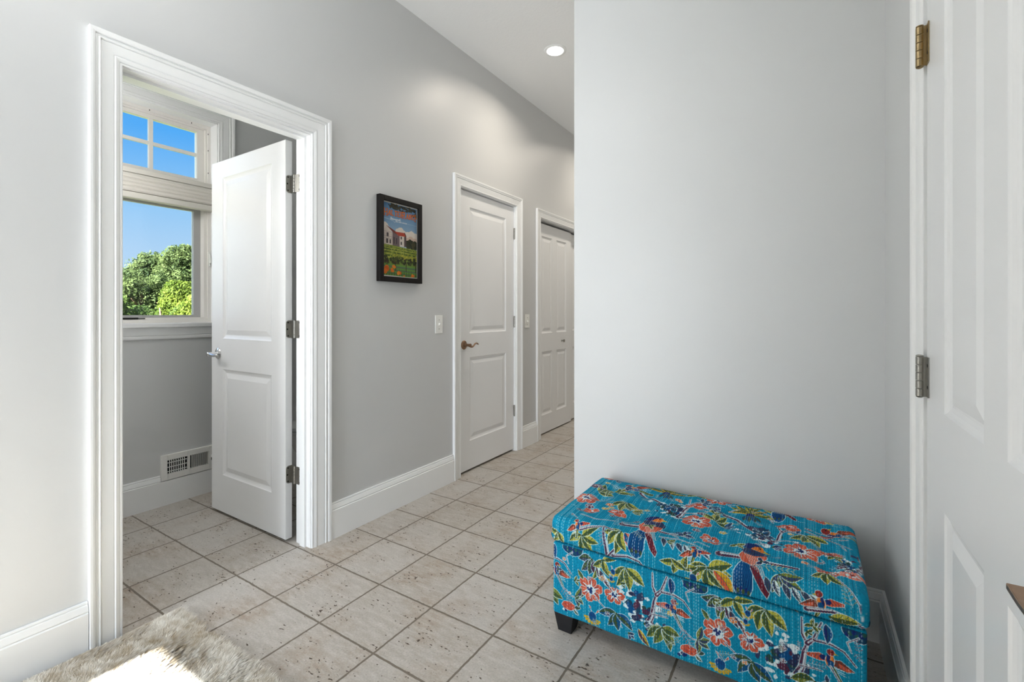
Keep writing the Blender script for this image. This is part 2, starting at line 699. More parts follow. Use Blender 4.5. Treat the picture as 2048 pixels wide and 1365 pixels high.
CAS_A = [(0, 0), (0, .009), (.05, .0105), (.075, .0075), (.10, .0105), (.17, .0125), (.215, .0135), (.25, .0105), (.29, .012), (.62, .0145), (.65, .0115), (.69, .018), (.74, .0145), (.775, .0165), (.805, .0135), (.835, .019), (.90, .0205), (.98, .0205), (1, .019), (1, 0)]
CAS_B = [(0, 0), (0, .008), (.04, .0105), (.12, .0105), (.14, .0085), (.20, .0095), (.60, .0145), (.66, .0105), (.70, .0165), (.76, .0175), (.80, .0145), (.85, .019), (.96, .020), (1, .018), (1, 0)]


def casing(b, P, a0, a1, z1, wl, wr, wt, prof, z0=0.0):
    """mitred three-sided casing; P(a, z, d) -> point; a0,a1: inner edges, z1: inner top edge"""
    st = [lambda t, d: P(a0 - t * wl, z0, d), lambda t, d: P(a0 - t * wl, z1 + t * wt, d),
          lambda t, d: P(a1 + t * wr, z1 + t * wt, d), lambda t, d: P(a1 + t * wr, z0, d)]
    return sweep(b, prof, st)


PL = lambda a, z, d: (WL + d, a, z)
RV = 0.006


def jamb(b, D, x0, x1, stop=None):
    b.box(x0, x1, D[0] - J, D[0], 0, D[2] + J)
    b.box(x0, x1, D[1], D[1] + J, 0, D[2] + J)
    b.box(x0, x1, D[0], D[1], D[2], D[2] + J)
    if stop:
        s0, s1 = stop
        b.box(s0, s1, D[0], D[0] + 0.011, 0, D[2])
        b.box(s0, s1, D[1] - 0.011, D[1], 0, D[2])
        b.box(s0, s1, D[0] + 0.011, D[1] - 0.011, D[2] - 0.011, D[2])
    return b


t1 = struct(casing(MB(), PL, D1[0] + RV - 0.002, D1[1] - RV + 0.010, D1[2] + RV, 0.094, 0.106, 0.098, CAS_A).build('trim_1', M['trim']), 'wide white moulded casing around the open bathroom doorway', 'door casing')
jamb(MB(), D1, WLB, WL, (-2.152, -2.112)).build('jamb', M['trim'], t1)
t2 = struct(casing(MB(), PL, D2[0] - RV, D2[1] + RV, D2[2] + RV, 0.080, 0.080, 0.074, CAS_B).build('trim_2', M['trim']), 'white casing around the closed two-panel hall door', 'door casing')
jamb(MB(), D2, WLB, WL, (-2.185, -2.141)).build('jamb', M['trim'], t2)
t3 = struct(casing(MB(), PL, D3[0] - RV, D3[1] + RV, D3[2] + RV, 0.080, 0.080, 0.074, CAS_B).build('trim_3', M['trim']), 'white casing around the sliding closet doors', 'door casing')
jamb(MB(), D3, WLB, WL).build('jamb', M['trim'], t3)
PRT = lambda a, z, d: (WR - d, a, z)
t4 = struct(casing(MB(), PRT, D4[0] - RV, D4[1] + RV, D4[2] + RV, 0.09, 0.09, 0.09, CAS_A).build('trim_4', M['trim']), 'white casing around the six-foot door at right', 'door casing')
t4['label'] = 'white moulded casing beside the hinges of the right door'
jamb(MB(), D4, WR + 0.002, WR + 0.12, (WR + 0.046, WR + 0.09)).build('jamb', M['trim'], t4)

struct(base_left('baseboard_entry', YR, D1[0] - 0.092), 'tall white baseboard left of the open doorway', 'baseboard')
struct(base_left('baseboard_left', D1[1] + 0.112, D2[0] - 0.086), 'tall white baseboard under the framed poster', 'baseboard')
struct(base_left('baseboard_passage', D2[1] + 0.086, D3[0] - 0.086), 'short white baseboard between the two closed doors', 'baseboard')
base = struct(base_left('baseboard_hall', D3[1] + 0.086, YE), 'white baseboard past the sliding closet doors', 'baseboard')
b = MB()
sweep(b, BASE_P, [lambda d, h: (XO + d, 0.25, h), lambda d, h: (XO + d, 1.2405, h)])
# lower strip runs on under the wall register, full height again past it
low = [p for p in BASE_P if p[1] <= 0.146] + [(0, 0.146)]
sweep(b, low, [lambda d, h: (XO + d, 1.2405, h), lambda d, h: (XO + d, 1.598, h)])
sweep(b, BASE_P, [lambda d, h: (XO + d, 1.598, h), lambda d, h: (XO + d, 2.46, h)])
struct(b.build('baseboard_bathroom', M['trim']), 'white baseboard under the bathroom window', 'baseboard')
b = MB()
sweep(b, BASE_P, [lambda d, h: (XC - d, WB - d, h), lambda d, h: (WR - d, WB - d, h), lambda d, h: (WR - d, D4[1] + RV + 0.09, h)])
sweep(b, BASE_P, [lambda d, h: (XC - d, WB - d, h), lambda d, h: (XC - d, YE, h)])
struct(b.build('baseboard_back', M['trim']), 'white baseboard in the corner behind the blue ottoman', 'baseboard')
b = MB()
sweep(b, BASE_P, [lambda d, h: (WR - d, D4[0] - RV - 0.09, h), lambda d, h: (WR - d, YR, h)])
struct(b.build('baseboard_right', M['trim']))

# ------------------------------------------------------------------ doors
RING = [(0, 0), (.004, .0035), (.010, .0062), (.018, .0085), (.023, .0088), (.050, .0025)]


def panel_door(P, wd, ht, th, panels):
    """P(a, z, d): a from hinge edge, z up, d: 0 at the front face growing to the back"""
    b = MB()
    a_s = sorted({0.0, wd} | {p[0] for p in panels} | {p[1] for p in panels})
    z_s = sorted({0.0, ht} | {p[2] for p in panels} | {p[3] for p in panels})
    for d0, sg in ((0.0, 1), (th, -1)):
        for i in range(len(a_s) - 1):
            for j in range(len(z_s) - 1):
                am, zm = (a_s[i] + a_s[i + 1]) / 2, (z_s[j] + z_s[j + 1]) / 2
                if any(p[0] < am < p[1] and p[2] < zm < p[3] for p in panels):
                    continue
                q = [P(a_s[i], z_s[j], d0), P(a_s[i + 1], z_s[j], d0), P(a_s[i + 1], z_s[j + 1], d0), P(a_s[i], z_s[j + 1], d0)]
                b.add(q, [(0, 1, 2, 3)])
        for a0, a1, z0, z1 in panels:
            vs = []
            for ins, dp in RING:
                d = d0 + sg * dp
                vs += [P(a0 + ins, z0 + ins, d), P(a1 - ins, z0 + ins, d), P(a1 - ins, z1 - ins, d), P(a0 + ins, z1 - ins, d)]
            fs = []
            for r in range(len(RING) - 1):
                for k in range(4):
                    k2 = (k + 1) % 4
                    fs.append((r * 4 + k, r * 4 + k2, r * 4 + 4 + k2, r * 4 + 4 + k))
            n = (len(RING) - 1) * 4
            fs.append((n, n + 1, n + 2, n + 3))
            b.add(vs, fs)
    for (a, z), (a2, z2) in zip(((0, 0), (wd, 0), (wd, ht), (0, ht)), ((wd, 0), (wd, ht), (0, ht), (0, 0))):
        b.add([P(a, z, 0), P(a2, z2, 0), P(a2, z2, th), P(a, z, th)], [(0, 1, 2, 3)])
    return b


def weld(o):
    import bmesh
    bm = bmesh.new()
    bm.from_mesh(o.data)
    bmesh.ops.remove_doubles(bm, verts=bm.verts, dist=1e-5)
    bmesh.ops.recalc_face_normals(bm, faces=bm.faces)
    bm.to_mesh(o.data)
    bm.free()
    return o


TWO = lambda w, s=0.127, z=0.0: [(s, w - s, 0.2145 + z, 0.827 + z), (s, w - s, 1.0045 + z, 1.934 + z)]


def lever_set(parent, o, out, along, m, style):
    """rose, neck and lever; o: centre on the door face, out: away from the door, along: towards the hinge"""
    o, out, along = Vector(o), Vector(out), Vector(along)
    up = Vector((0, 0, 1))
    b = MB()
    b.lathe(o, out, [(0, .033), (.003, .033), (.006, .030), (.009, .024), (.012, .0165), (.013, .016)], 32)
    h = b.build('door_handle', m, parent, angle=40)
    k = MB()
    e_ = .65 if style == 'flat' else 1.0
    k.lathe(o + out * .011, out, [(0, .0125), (.012 * e_, .0105), (.022 * e_, .010), (.040 * e_, .0105), (.043 * e_, .012), (.05 * e_, .012), (.052 * e_, .010)], 20)
    k.build('neck', m, h, angle=40)
    b = MB()
    c = o + out * (.0345 if style == 'flat' else .052)
    if style == 'wave':
        pts = [(-.010, -.002), (0, -.006), (.018, -.012), (.034, -.0125), (.048, -.006), (.060, .004), (.072, .010), (.084, .0105), (.096, .006), (.104, .001)]
        rad = [.008, .010, .0095, .0085, .0075, .0072, .007, .0068, .0066, .006]
        b.tube([c + along * a + up * z for a, z in pts], rad, 12, (0.8, 0.8))
    elif style == 'flat':
        b.add([], [])
        hw, ht = .012, .0035
        vs = []
        for a, z in ((-.018, 0), (.05, 0), (.080, .002)):
            for so, sz in ((-1, -1), (1, -1), (1, 1), (-1, 1)):
                vs.append(c + along * a + out * so * hw + up * (z + sz * ht))
        fs = [(0, 1, 2, 3), (11, 10, 9, 8)] + [(j * 4 + i, j * 4 + (i + 1) % 4, j * 4 + 4 + (i + 1) % 4, j * 4 + 4 + i) for j in (0, 1) for i in range(4)]
        b.add(vs, fs)
    else:
        pts = [(-.012, 0), (0, 0), (.02, -.002), (.04, -.005), (.06, -.006), (.08, -.004), (.098, .001)]
        b.tube([c + along * a + up * z for a, z in pts], [.009, .011, .010, .009, .008, .0075, .006], 12, (0.75, 0.9))
    b.build('lever', m, h, smooth=style != 'flat', bevel=.0012 if style == 'flat' else 0)
    return h


def knuckle(b, c, r=.0065, hgt=.089):
    z = c[2] - hgt / 2
    seg = hgt / 5
    for k in range(5):
        b.lathe((c[0], c[1], z + k * seg + .0005), (0, 0, 1), [(0, r * .92), (.0006, r), (seg - .0016, r), (seg - .001, r * .92)], 16)
    b.lathe((c[0], c[1], z + hgt), (0, 0, 1), [(0, r * .7), (.001, r * .95), (.003, r * .95), (.0045, r * .5)], 16)
    b.lathe((c[0], c[1], z - .003), (0, 0, 1), [(0, r * .5), (.002, r * .9), (.003, r * .7)], 16)


def screws(pts, n, parent):
    b = MB()
    for p in pts:
        b.lathe(p, n, [(0, .0042), (.0004, .0042), (.0005, .0026), (.0009, .0022)], 12)
    return b.build('screw', M['screw'], parent)


# door 1: bathroom door standing open at a right angle, its face towards the camera
d1w = 0.747
PD1 = lambda a, z, d: (-2.2375 - a, 1.386 + d, 0.014 + z)
d1 = struct(weld(panel_door(PD1, d1w, 2.033, 0.035, TWO(d1w, 0.126)).build('door_1', M['door'])), 'open white two-panel bathroom door standing in the doorway', 'door')
lever_set(d1, (-2.908, 1.386, 0.929), (0, -1, 0), (1, 0, 0), M['chrome'], 'plain')
# matching handle on the far face
lever_set(d1, (-2.908, 1.421, 0.929), (0, 1, 0), (1, 0, 0), M['chrome'], 'plain')
for z in (1.8254, 1.0836, 0.3418):
    b = MB()
    zc = z
    px, py = -2.2085, 1.4165
    b.plate(lambda a, q, d: (-2.2375 + d, a, q), 1.388, 1.419, zc - .0445, zc + .0445, .002, .014, (0, 1, 1, 0))
    b.plate(lambda a, q, d: (a, 1.418 - d, q), -2.197, -2.158, zc - .0445, zc + .0445, .002, .014, (1, 0, 0, 1))
    b.box(-2.2370, px, 1.4145, 1.4165, zc - .0445, zc + .0445)
    b.box(px, -2.195, 1.4150, 1.4170, zc - .0445, zc + .0445)
    knuckle(b, (px, py, zc))
    hg = b.build('hinge', M['nickel'], d1, angle=35)
    screws([(-2.2355, 1.398, zc + .034), (-2.2355, 1.395, zc), (-2.2355, 1.398, zc - .034)], (1, 0, 0), hg)
    screws([(-2.168, 1.416, zc + .034), (-2.164, 1.416, zc), (-2.168, 1.416, zc - .034)], (0, -1, 0), hg)

# door 2: closed hall door
d2w = 0.737
PD2 = lambda a, z, d: (-2.1005 - d, 3.341 - a, 0.016 + z)
d2 = struct(weld(panel_door(PD2, d2w, 2.038, 0.035, [(0.117, 0.605, 0.2085, 0.822), (0.117, 0.605, 0.9995, 1.928)]).build('door_2', M['door'])), 'closed white two-panel hall door right of the poster', 'door')
lever_set(d2, (-2.1005, 2.667, 0.933), (1, 0, 0), (0, 1, 0), M['bronze'], 'wave')
b = MB()
b.box(-2.134, -2.1015, 2.6025, 2.6037, .933 - .028, .933 + .028)
b.build('latch_plate', M['screw'], d2)
for z in (1.834, 1.0896, 0.338):
    b = MB()
    knuckle(b, (-2.0935, 3.3445, z))
    b.box(-2.1000, -2.0940, 3.3425, 3.3437, z - .0445, z + .0445)
    b.build('hinge', M['nickel'], d2, angle=35)

# door 3: sliding closet doors, the front leaf with its knob
PD3 = lambda a, z, d: (-2.136 - d, 3.783 + a, 0.012 + z)
d3w = 0.766
PN = [(0.119, 0.336, 0.173, 0.781), (0.429, 0.654, 0.173, 0.781), (0.119, 0.336, 0.957, 1.886), (0.429, 0.654, 0.957, 1.886)]
d3 = struct(weld(panel_door(PD3, d3w, 2.004, 0.022, PN).build('door_3', M['door'])), 'white four-panel sliding closet door with small knob', 'door')
b = MB()
b.lathe((-2.136, 4.328, 0.879), (1, 0, 0), [(0, .010), (.003, .010), (.005, .006), (.017, .0055), (.020, .010), (.026, .0155), (.030, .0155), (.034, .012), (.036, .004)], 24)
b.build('knob', M['nickel'], d3, angle=40)
PD3b = lambda a, z, d: (-2.164 - d, 4.53 + a, 0.012 + z)
d3b = struct(weld(panel_door(PD3b, d3w, 2.004, 0.022, PN).build('door_4', M['door'])), 'rear sliding closet leaf mostly hidden by the wall corner', 'door')

# door 5: white door close by on the right
d4w = 0.842
PD4 = lambda a, z, d: (0.2265 + d, 1.381 - a, -0.038 + 0.05 + z)
ZS = 0.012
d4 = struct(weld(panel_door(PD4, d4w, 1.984, 0.040, [(0.155, 0.398, 0.20, 0.765), (0.498, 0.741, 0.20, 0.765), (0.155, 0.398, 0.957, 1.86), (0.498, 0.741, 0.957, 1.86)]).build('door_5', M['door'])), 'white panelled door along the right edge of the photo', 'door')
h_ = lever_set(d4, (0.2265, 0.628, 0.874), (-1, 0, 0), (0, 1, 0), M['bronze'], 'flat')
for z, mm in ((1.767, M['antique']), (1.0255, M['nickel']), (0.283, M['nickel'])):
    b = MB()
    cx_, cy_ = 0.2135, 1.3795
    knuckle(b, (cx_, cy_, z), .0075)
    b.box(0.2240, 0.2262, 1.356, 1.380, z - .0445, z + .0445)
    b.box(0.2135, 0.2240, 1.3745, 1.3765, z - .0445, z + .0445)
    hg = b.build('hinge', mm, d4, angle=35)
    if mm is M['antique']:
        hg['label'] = 'brassy aged top hinge'
    screws([(0.2240, 1.362, z + .026), (0.2240, 1.362, z - .022)], (-1, 0, 0), hg)

# glazed entry door and added sidelight, unseen behind the camera: daylight and sun come in through these
b = MB()
SX = [-2.0, -1.86, -1.20, -1.06, -0.98, -0.53, -0.45]
for x0, x1 in ((SX[0], SX[1]), (SX[2], SX[3]), (SX[3], SX[4]), (SX[5], SX[6])):
    b.box(x0, x1, YR - 0.10, YR - 0.05, 0.0, GZ)
GTOP = 2.165
b.box(SX[1], SX[2], YR - 0.10, YR - 0.05, 0.0, 0.16)
b.box(SX[1], SX[2], YR - 0.10, YR - 0.05, GTOP, GZ)
b.box(SX[4], SX[5], YR - 0.10, YR - 0.05, 0.0, 0.16)
b.box(SX[4], SX[5], YR - 0.10, YR - 0.05, GTOP, GZ)
d6 = struct(b.build('door_6', M['door']))
b = MB()
b.box(SX[1], SX[2], YR - 0.078, YR - 0.072, 0.16, GTOP)
b.build('pane', M['glass'], d6)
b = MB()
b.box(SX[4], SX[5], YR - 0.078, YR - 0.072, 0.16, GTOP)
b.build('pane', M['glass'], d6)

# ------------------------------------------------------------------ bathroom window
win = struct(casing(MB(), lambda a, z, d: (XO + d, a, z), WY0 + 0.006, WY1 - 0.006, WZ1 - 0.006, 0.1, 0.1, 0.085, CAS_A, 1.075).build('window_1', M['trim']), 'white-cased bathroom window with transom and blue sky outside', 'window')
b = MB()
b.box(XO2 + 0.05, XO, WY0, WY0 + 0.012, WZ0, WZ1)
b.box(XO2 + 0.05, XO, WY1 - 0.012, WY1, WZ0, WZ1)
b.box(XO2 + 0.05, XO, WY0, WY1, WZ1 - 0.012, WZ1)
b.build('window_reveal', M['trim'], win)
b = MB()
b.box(XO2 + 0.06, XO + 0.032, WY0 - 0.11, WY1 + 0.11, 1.078, 1.104)
b.build('window_sill', M['trim'], win, bevel=.004)
b = MB()
prof = [(0, 0), (.006, 0), (.011, .006), (.012, .018), (.009, .022), (.013, .026), (.016, .05), (.019, .072), (0, .072)]
sweep(b, prof, [lambda d, h: (XO + d, WY0 - 0.095, 1.006 + h), lambda d, h: (XO + d, WY1 + 0.095, 1.006 + h)])
b.build('apron', M['trim'], win)
# window frame, stepped, in the recess
XF = -3.40
def rect_ring(b, x0, x1, y0, y1, z0, z1, wd, wb=None, wt=None):
    wb = wd if wb is None else wb
    wt = wd if wt is None else wt
    b.box(x0, x1, y0, y0 + wd, z0, z1)
    b.box(x0, x1, y1 - wd, y1, z0, z1)
    b.box(x0, x1, y0 + wd, y1 - wd, z0, z0 + wb)
    b.box(x0, x1, y0 + wd, y1 - wd, z1 - wt, z1)


fy0, fy1 = WY0 + 0.0125, WY1 - 0.0125
b = MB()
rect_ring(b, XF - 0.045, XF + 0.015, fy0, fy1, 1.1045, WZ1 - 0.0125, 0.018, 0.02)
b.box(XF - 0.045, XF + 0.015, fy0 + .018, fy1 - .018, 1.90, 1.975)
b.build('window_frame', M['winframe'], win)
# transom sash
b = MB()
rect_ring(b, XF - 0.04, XF + 0.006, fy0 + .0185, fy1 - .0185, 1.976, WZ1 - 0.031, 0.010)
rect_ring(b, XF - 0.04, XF - 0.006, fy0 + .029, fy1 - .029, 1.987, WZ1 - 0.042, 0.044, 0.066, 0.022)
b.build('transom_sash', M['winframe'], win)
b = MB()
ymid = 1.237
b.box(XF - 0.030, XF - 0.010, ymid - .011, ymid + .011, 2.05, 2.37)
b.box(XF - 0.029, XF - 0.011, fy0 + .07, fy1 - .07, 2.201, 2.221)
b.build('muntin', M['winframe'], win)
b = MB()
b.box(XF - 0.024, XF - 0.018, fy0 + .06, fy1 - .06, 2.04, 2.375)
b.build('pane', M['glass'], win)
# casement sash below: white inner edge, grey outer stile
b = MB()
rect_ring(b, XF - 0.043, XF + 0.004, fy0 + .0185, fy1 - .0185, 1.1248, 1.899, 0.018, 0.012)
b.build('screen_frame', M['winframe'], win)
b = MB()
rect_ring(b, XF - 0.075, XF - 0.044, fy0 + .0185, fy1 - .0185, 1.126, 1.899, 0.058, 0.026)
b.build('casement_sash', M['grey_stile'], win)
b = MB()
b.box(XF - 0.064, XF - 0.058, fy0 + .07, fy1 - .07, 1.145, 1.88)
b.build('pane', M['glass'], win)
b = MB()
b.box(XF + 0.004, XF + 0.012, 1.07, 1.165, 1.128, 1.138)
b.box(XF + 0.006, XF + 0.010, 1.165, 1.20, 1.130, 1.135)
b.build('crank_track', M['screw'], win)
b = MB()
b.plate(lambda a, q, d: (XF + 0.0145 + d, a, q), 1.548, 1.562, 1.47, 1.575, .006, .006)
b.tube([(XF + .022, 1.555, 1.56), (XF + .032, 1.554, 1.54), (XF + .034, 1.553, 1.50), (XF + .028, 1.553, 1.48)], .005, 8)
b.build('sash_lock', M['plastic'], win, angle=40)
b = MB()
for y, z in ((1.0, 2.402), (1.22, 2.402), (1.45, 2.402), (1.549, 2.36), (1.549, 2.25), (1.549, 2.10)):
    b.box(XF + 0.015, XF + 0.0163, y - .002, y + .002, z - .004, z + .004)
b.build('screw', M['screw'], win)

# cellular shade bunched across the middle of the window
sh = thing('cellular_shade', 'off-white cellular shade gathered across the middle of the bathroom window', 'window shade', (-3.345, 1.19, 1.92))
b = MB()
b.box(-3.372, -3.318, fy0 + .004, fy1 - .004, 1.985, 2.015)
b.build('head_rail', M['shade'], sh, bevel=.004)
b = MB()
pr = [(-3.366, 1.985)]
for k in range(5):
    z = 1.985 - k * .0222
    pr += [(-3.320 - .004 * (k % 2), z - .004), (-3.316, z - .011), (-3.322, z - .0185)]
pr += [(-3.366, 1.874)]
n = len(pr)
b.add([(x, y, z) for y in (fy0 + .006, fy1 - .006) for x, z in pr], [tuple(range(n)), tuple(range(2 * n - 1, n - 1, -1))] + [(i, (i + 1) % n, (i + 1) % n + n, i + n) for i in range(n)])
b.build('pleats', M['shade'], sh)
b = MB()
b.box(-3.370, -3.320, fy0 + .004, fy1 - .004, 1.838, 1.874)
b.build('bottom_rail', M['shade'], sh, bevel=.006)

# ------------------------------------------------------------------ wall register under the window
vt = thing('wall_register', 'white metal air register set in the bathroom baseboard', 'vent', (XO, 1.42, 0.23))
VY0, VY1, VZ0, VZ1 = 1.244, 1.594, 0.150, 0.302
gy = [(1.276, 1.386), (1.399, 1.509)]
gz0, gz1 = 0.186, 0.268
b = MB()
x0, x1 = XO + .010, XO + .016
b.box(XO, x1, VY0, gy[0][0], VZ0, VZ1)
b.box(XO, x1, gy[1][1], VY1, VZ0, VZ1)
b.box(XO, x1, gy[0][1], gy[1][0], VZ0, VZ1)
for y0, y1 in gy:
    b.box(XO, x1, y0, y1, VZ0, gz0)
    b.box(XO, x1, y0, y1, gz1, VZ1)
b.build('face_plate', M['vent'], vt, bevel=.0015)
b = MB()
b.box(XO + .0005, XO + .002, gy[0][0], gy[1][1], gz0, gz1)
b.build('duct', M['duct'], vt)
for i, (y0, y1) in enumerate(gy):
    b = MB()
    for k in range(8 if i == 0 else 9):
        y = y0 + (k + 1) * (y1 - y0) / 9.5
        if i == 0:
            b.box(XO + .010, XO + .0145, y - .0020, y + .0020, gz0, gz1)
        else:
            q = [(.0150, -.0048), (.0150, -.0034), (.0095, .0052), (.0095, .0038)]
            b.add([(XO + dx_, y + dy_, z_) for z_ in (gz0, gz1) for dx_, dy_ in q], [(0, 1, 2, 3), (7, 6, 5, 4), (0, 4, 5, 1), (1, 5, 6, 2), (2, 6, 7, 3), (3, 7, 4, 0)])
    if i == 0:
        for k in range(3):
            z = gz0 + .012 + k * (gz1 - gz0) / 3.1
            b.box(XO + .006, XO + .010, y0, y1, z - .0022, z + .0022)
    b.build('louvre', M['vent'], vt)
b = MB()
b.box(x1, x1 + .0006, 1.520, 1.525, .207, .226)
b.build('lever_slot', M['duct'], vt)
b = MB()
b.box(x1, x1 + .010, 1.520, 1.525, .226, .242)
b.build('damper_lever', M['vent'], vt)
b = MB()
b.lathe((x1, 1.255, .226), (1, 0, 0), [(0, .004), (.001, .0035)], 12)
b.build('screw', M['vent'], vt)

# ------------------------------------------------------------------ toilet glimpsed behind the door
to = thing('toilet', 'white toilet glimpsed through the gap beside the open door', 'toilet', (-2.76, 1.74, 0))
tx = -2.76
def oval(z, hw, y0, y1, n=28):
    yc = y0 + hw * 1.15
    pts = []
    for k in range(n):
        a = 2 * PI * k / n
        x, y = math.cos(a), math.sin(a)
        yy = yc + (y * (yc - y0) if y < 0 else y * (y1 - yc))
        pts.append((tx + x * hw * (1 if y < 0 else (1 - .12 * y)), yy, z))
    return pts
def loft(b, rings):
    n = len(rings[0])
    vs = [p for r in rings for p in r]
    fs = [(j * n + k, j * n + (k + 1) % n, (j + 1) * n + (k + 1) % n, (j + 1) * n + k) for j in range(len(rings) - 1) for k in range(n)]
    fs += [tuple(reversed(range(n))), tuple(range((len(rings) - 1) * n, len(rings) * n))]
    return b.add(vs, fs)
b = loft(MB(), [oval(0, .115, 1.86, 2.30), oval(.05, .112, 1.86, 2.30), oval(.18, .115, 1.85, 2.28), oval(.28, .155, 1.79, 2.27), oval(.36, .180, 1.745, 2.26), oval(.395, .183, 1.74, 2.26)])
b.build('bowl', M['porcelain'], to, angle=60)
b = loft(MB(), [oval(.398, .186, 1.735, 2.20), oval(.416, .188, 1.733, 2.20)])
b.build('seat', M['porcelain'], to, angle=50)
b = loft(MB(), [oval(.420, .188, 1.733, 2.21), oval(.438, .187, 1.735, 2.21), oval(.446, .17, 1.76, 2.20)])
b.build('lid', M['porcelain'], to, angle=50)
b = MB()
b.box(tx - .21, tx + .21, 2.25, 2.44, .385, .74)
b.build('tank', M['porcelain'], to, bevel=.02)
b = MB()
b.box(tx - .22, tx + .22, 2.24, 2.445, .742, .775)
b.build('tank_lid', M['porcelain'], to, bevel=.01)

# ------------------------------------------------------------------ fill light added over the entry, shaped as a flush-mount dome
DX, DY = -1.40, 0.35
dm = thing('fill_dome', 'added fill light shaped as a flush white dome on the entry ceiling', 'ceiling light', (DX, DY, CEIL))
b = MB()
b.lathe((DX, DY, CEIL), (0, 0, -1), [(0, .19), (.018, .19), (.022, .182), (.022, .10)], 40)
b.build('base_ring', M['nickel'], dm, angle=40)
b = MB()
b.lathe((DX, DY, CEIL - .022), (0, 0, -1), [(0, .178), (.03, .17), (.06, .145), (.08, .11), (.092, .06), (.096, .015)], 40)
b.build('glass_dome', M['lens'], dm, smooth=True)
ld = bpy.data.lights.new('fill_dome_point', 'POINT')
ld.energy = FILL_DOME_POWER
ld.shadow_soft_size = 0.16
ld.color = (0.98, 0.99, 1.0)
lo = bpy.data.objects.new('fill_dome_point', ld)
lo.location = (0, 0, -0.30)
lo.parent = dm
COL.objects.link(lo)

# ------------------------------------------------------------------ fill light added in the bathroom, shaped as a vanity light left of the window
vl = thing('bath_fill_light', 'added three-globe fill light on the bathroom side wall', 'fill light', (-2.95, 0.25, 1.75))
b = MB()
b.box(-3.22, -2.68, 0.2505, 0.275, 1.72, 1.79)
b.build('back_plate', M['nickel'], vl, bevel=.006)
for gx in (-3.14, -2.95, -2.76):
    b = MB()
    b.tube([(gx, .275, 1.75), (gx, .33, 1.75), (gx, .345, 1.735), (gx, .345, 1.71)], .009, 10)
    b.build('arm', M['nickel'], vl, smooth=True)
    b = MB()
    b.lathe((gx, .345, 1.71), (0, 0, -1), [(0, .02), (.008, .035), (.03, .052), (.055, .058), (.08, .052), (.1, .034), (.108, .01)], 24)
    b.build('globe', M['lens'], vl, smooth=True)
    ld = bpy.data.lights.new('globe_fill', 'POINT')
    ld.energy = BATH_FILL_POWER
    ld.shadow_soft_size = 0.06
    ld.color = (1.0, 0.985, 0.96)
    lo = bpy.data.objects.new('globe_fill', ld)
    lo.location = (gx + 2.95, .42 - .25, 1.955 - 1.75)
    lo.parent = vl
    COL.objects.link(lo)

# ------------------------------------------------------------------ light switches
def switch(y0, y1, z0, z1, label, dimmer):
    t = thing('light_switch', label, 'light switch', (WL, (y0 + y1) / 2, (z0 + z1) / 2), 'light switches on the grey wall')
    yc, zc = (y0 + y1) / 2, (z0 + z1) / 2
    b = MB()
    b.plate(lambda a, q, d: (WL + d, a, q), y0, y1, z0, z1, .0055, .004)
    b.build('cover_plate', M['plastic'], t, bevel=.0018)
    b = MB()
    b.box(WL + .0055, WL + .0062, yc - .006, yc + .006, zc - .013, zc + .013)
    b.build('toggle_slot', M['plastic'], t)
    b = MB()
    s = 1 if dimmer else -1
    b.add([(WL + .006, yc - .0045, zc - .007), (WL + .006, yc + .0045, zc - .007), (WL + .006, yc + .0045, zc + .007), (WL + .006, yc - .0045, zc + .007),
           (WL + .017, yc - .0038, zc + s * .006 - .003), (WL + .017, yc + .0038, zc + s * .006 - .003), (WL + .017, yc + .0038, zc + s * .006 + .004), (WL + .017, yc - .0038, zc + s * .006 + .004)],
          [(3, 2, 1, 0), (4, 5, 6, 7), (0, 1, 5, 4), (1, 2, 6, 5), (2, 3, 7, 6), (3, 0, 4, 7)])
    b.build('toggle', M['plastic'], t)
    for q in (zc + .03, zc - .03):
        b = MB()
        b.lathe((WL + .0055, yc, q), (1, 0, 0), [(0, .0036), (.0008, .003)], 12)
        b.build('screw', M['nickel'], t)


switch(2.333, 2.405, 1.029, 1.149, 'white toggle switch plate between poster and closed hall door', True)
switch(3.490, 3.566, 1.033, 1.152, 'white toggle switch plate on the narrow wall between two closed doors', False)

# ------------------------------------------------------------------ recessed ceiling lights
def downlight(x, y, label, power, color):
    t = thing('recessed_light', label, 'ceiling light', (x, y, CEIL), 'recessed hall lights')
    b = MB()
    b.lathe((x, y, CEIL), (0, 0, -1), [(0, .080), (.003, .080), (.006, .074), (.006, .060), (.0, .0585)], 40, cap=False)
    b.build('trim_ring', M['trim'], t, angle=40)
    b = MB()
    b.lathe((x, y, CEIL - .0008), (0, 0, -1), [(0, .0585), (.0022, .057), (.004, .04), (.0046, .01)], 40)
    b.build('lens', M['lens'], t, smooth=True)
    ld = bpy.data.lights.new('downlight', 'AREA')
    ld.shape = 'DISK'
    ld.size = 0.115
    ld.energy = power
    ld.spread = math.radians(150)
    ld.color = color
    lo = bpy.data.objects.new('downlight', ld)
    lo.location = (0, 0, -0.008)
    lo.parent = t
    COL.objects.link(lo)


downlight(-1.519, 2.973, 'lit round recessed ceiling light in the hall', LAMP_POWER, (1.0, 0.90, 0.77))
downlight(-1.519, 4.66, 'second recessed ceiling light further along the hall', LAMP_POWER, (1.0, 0.90, 0.77))
downlight(-1.519, 6.35, 'third recessed ceiling light near the far hall end', LAMP_POWER, (1.0, 0.90, 0.77))

# ------------------------------------------------------------------ a small canvas for printed patterns
def s2l(a):
    a = np.asarray(a, dtype=float) / 255
    return np.where(a <= 0.04045, a / 12.92, ((a + 0.055) / 1.055) ** 2.4)


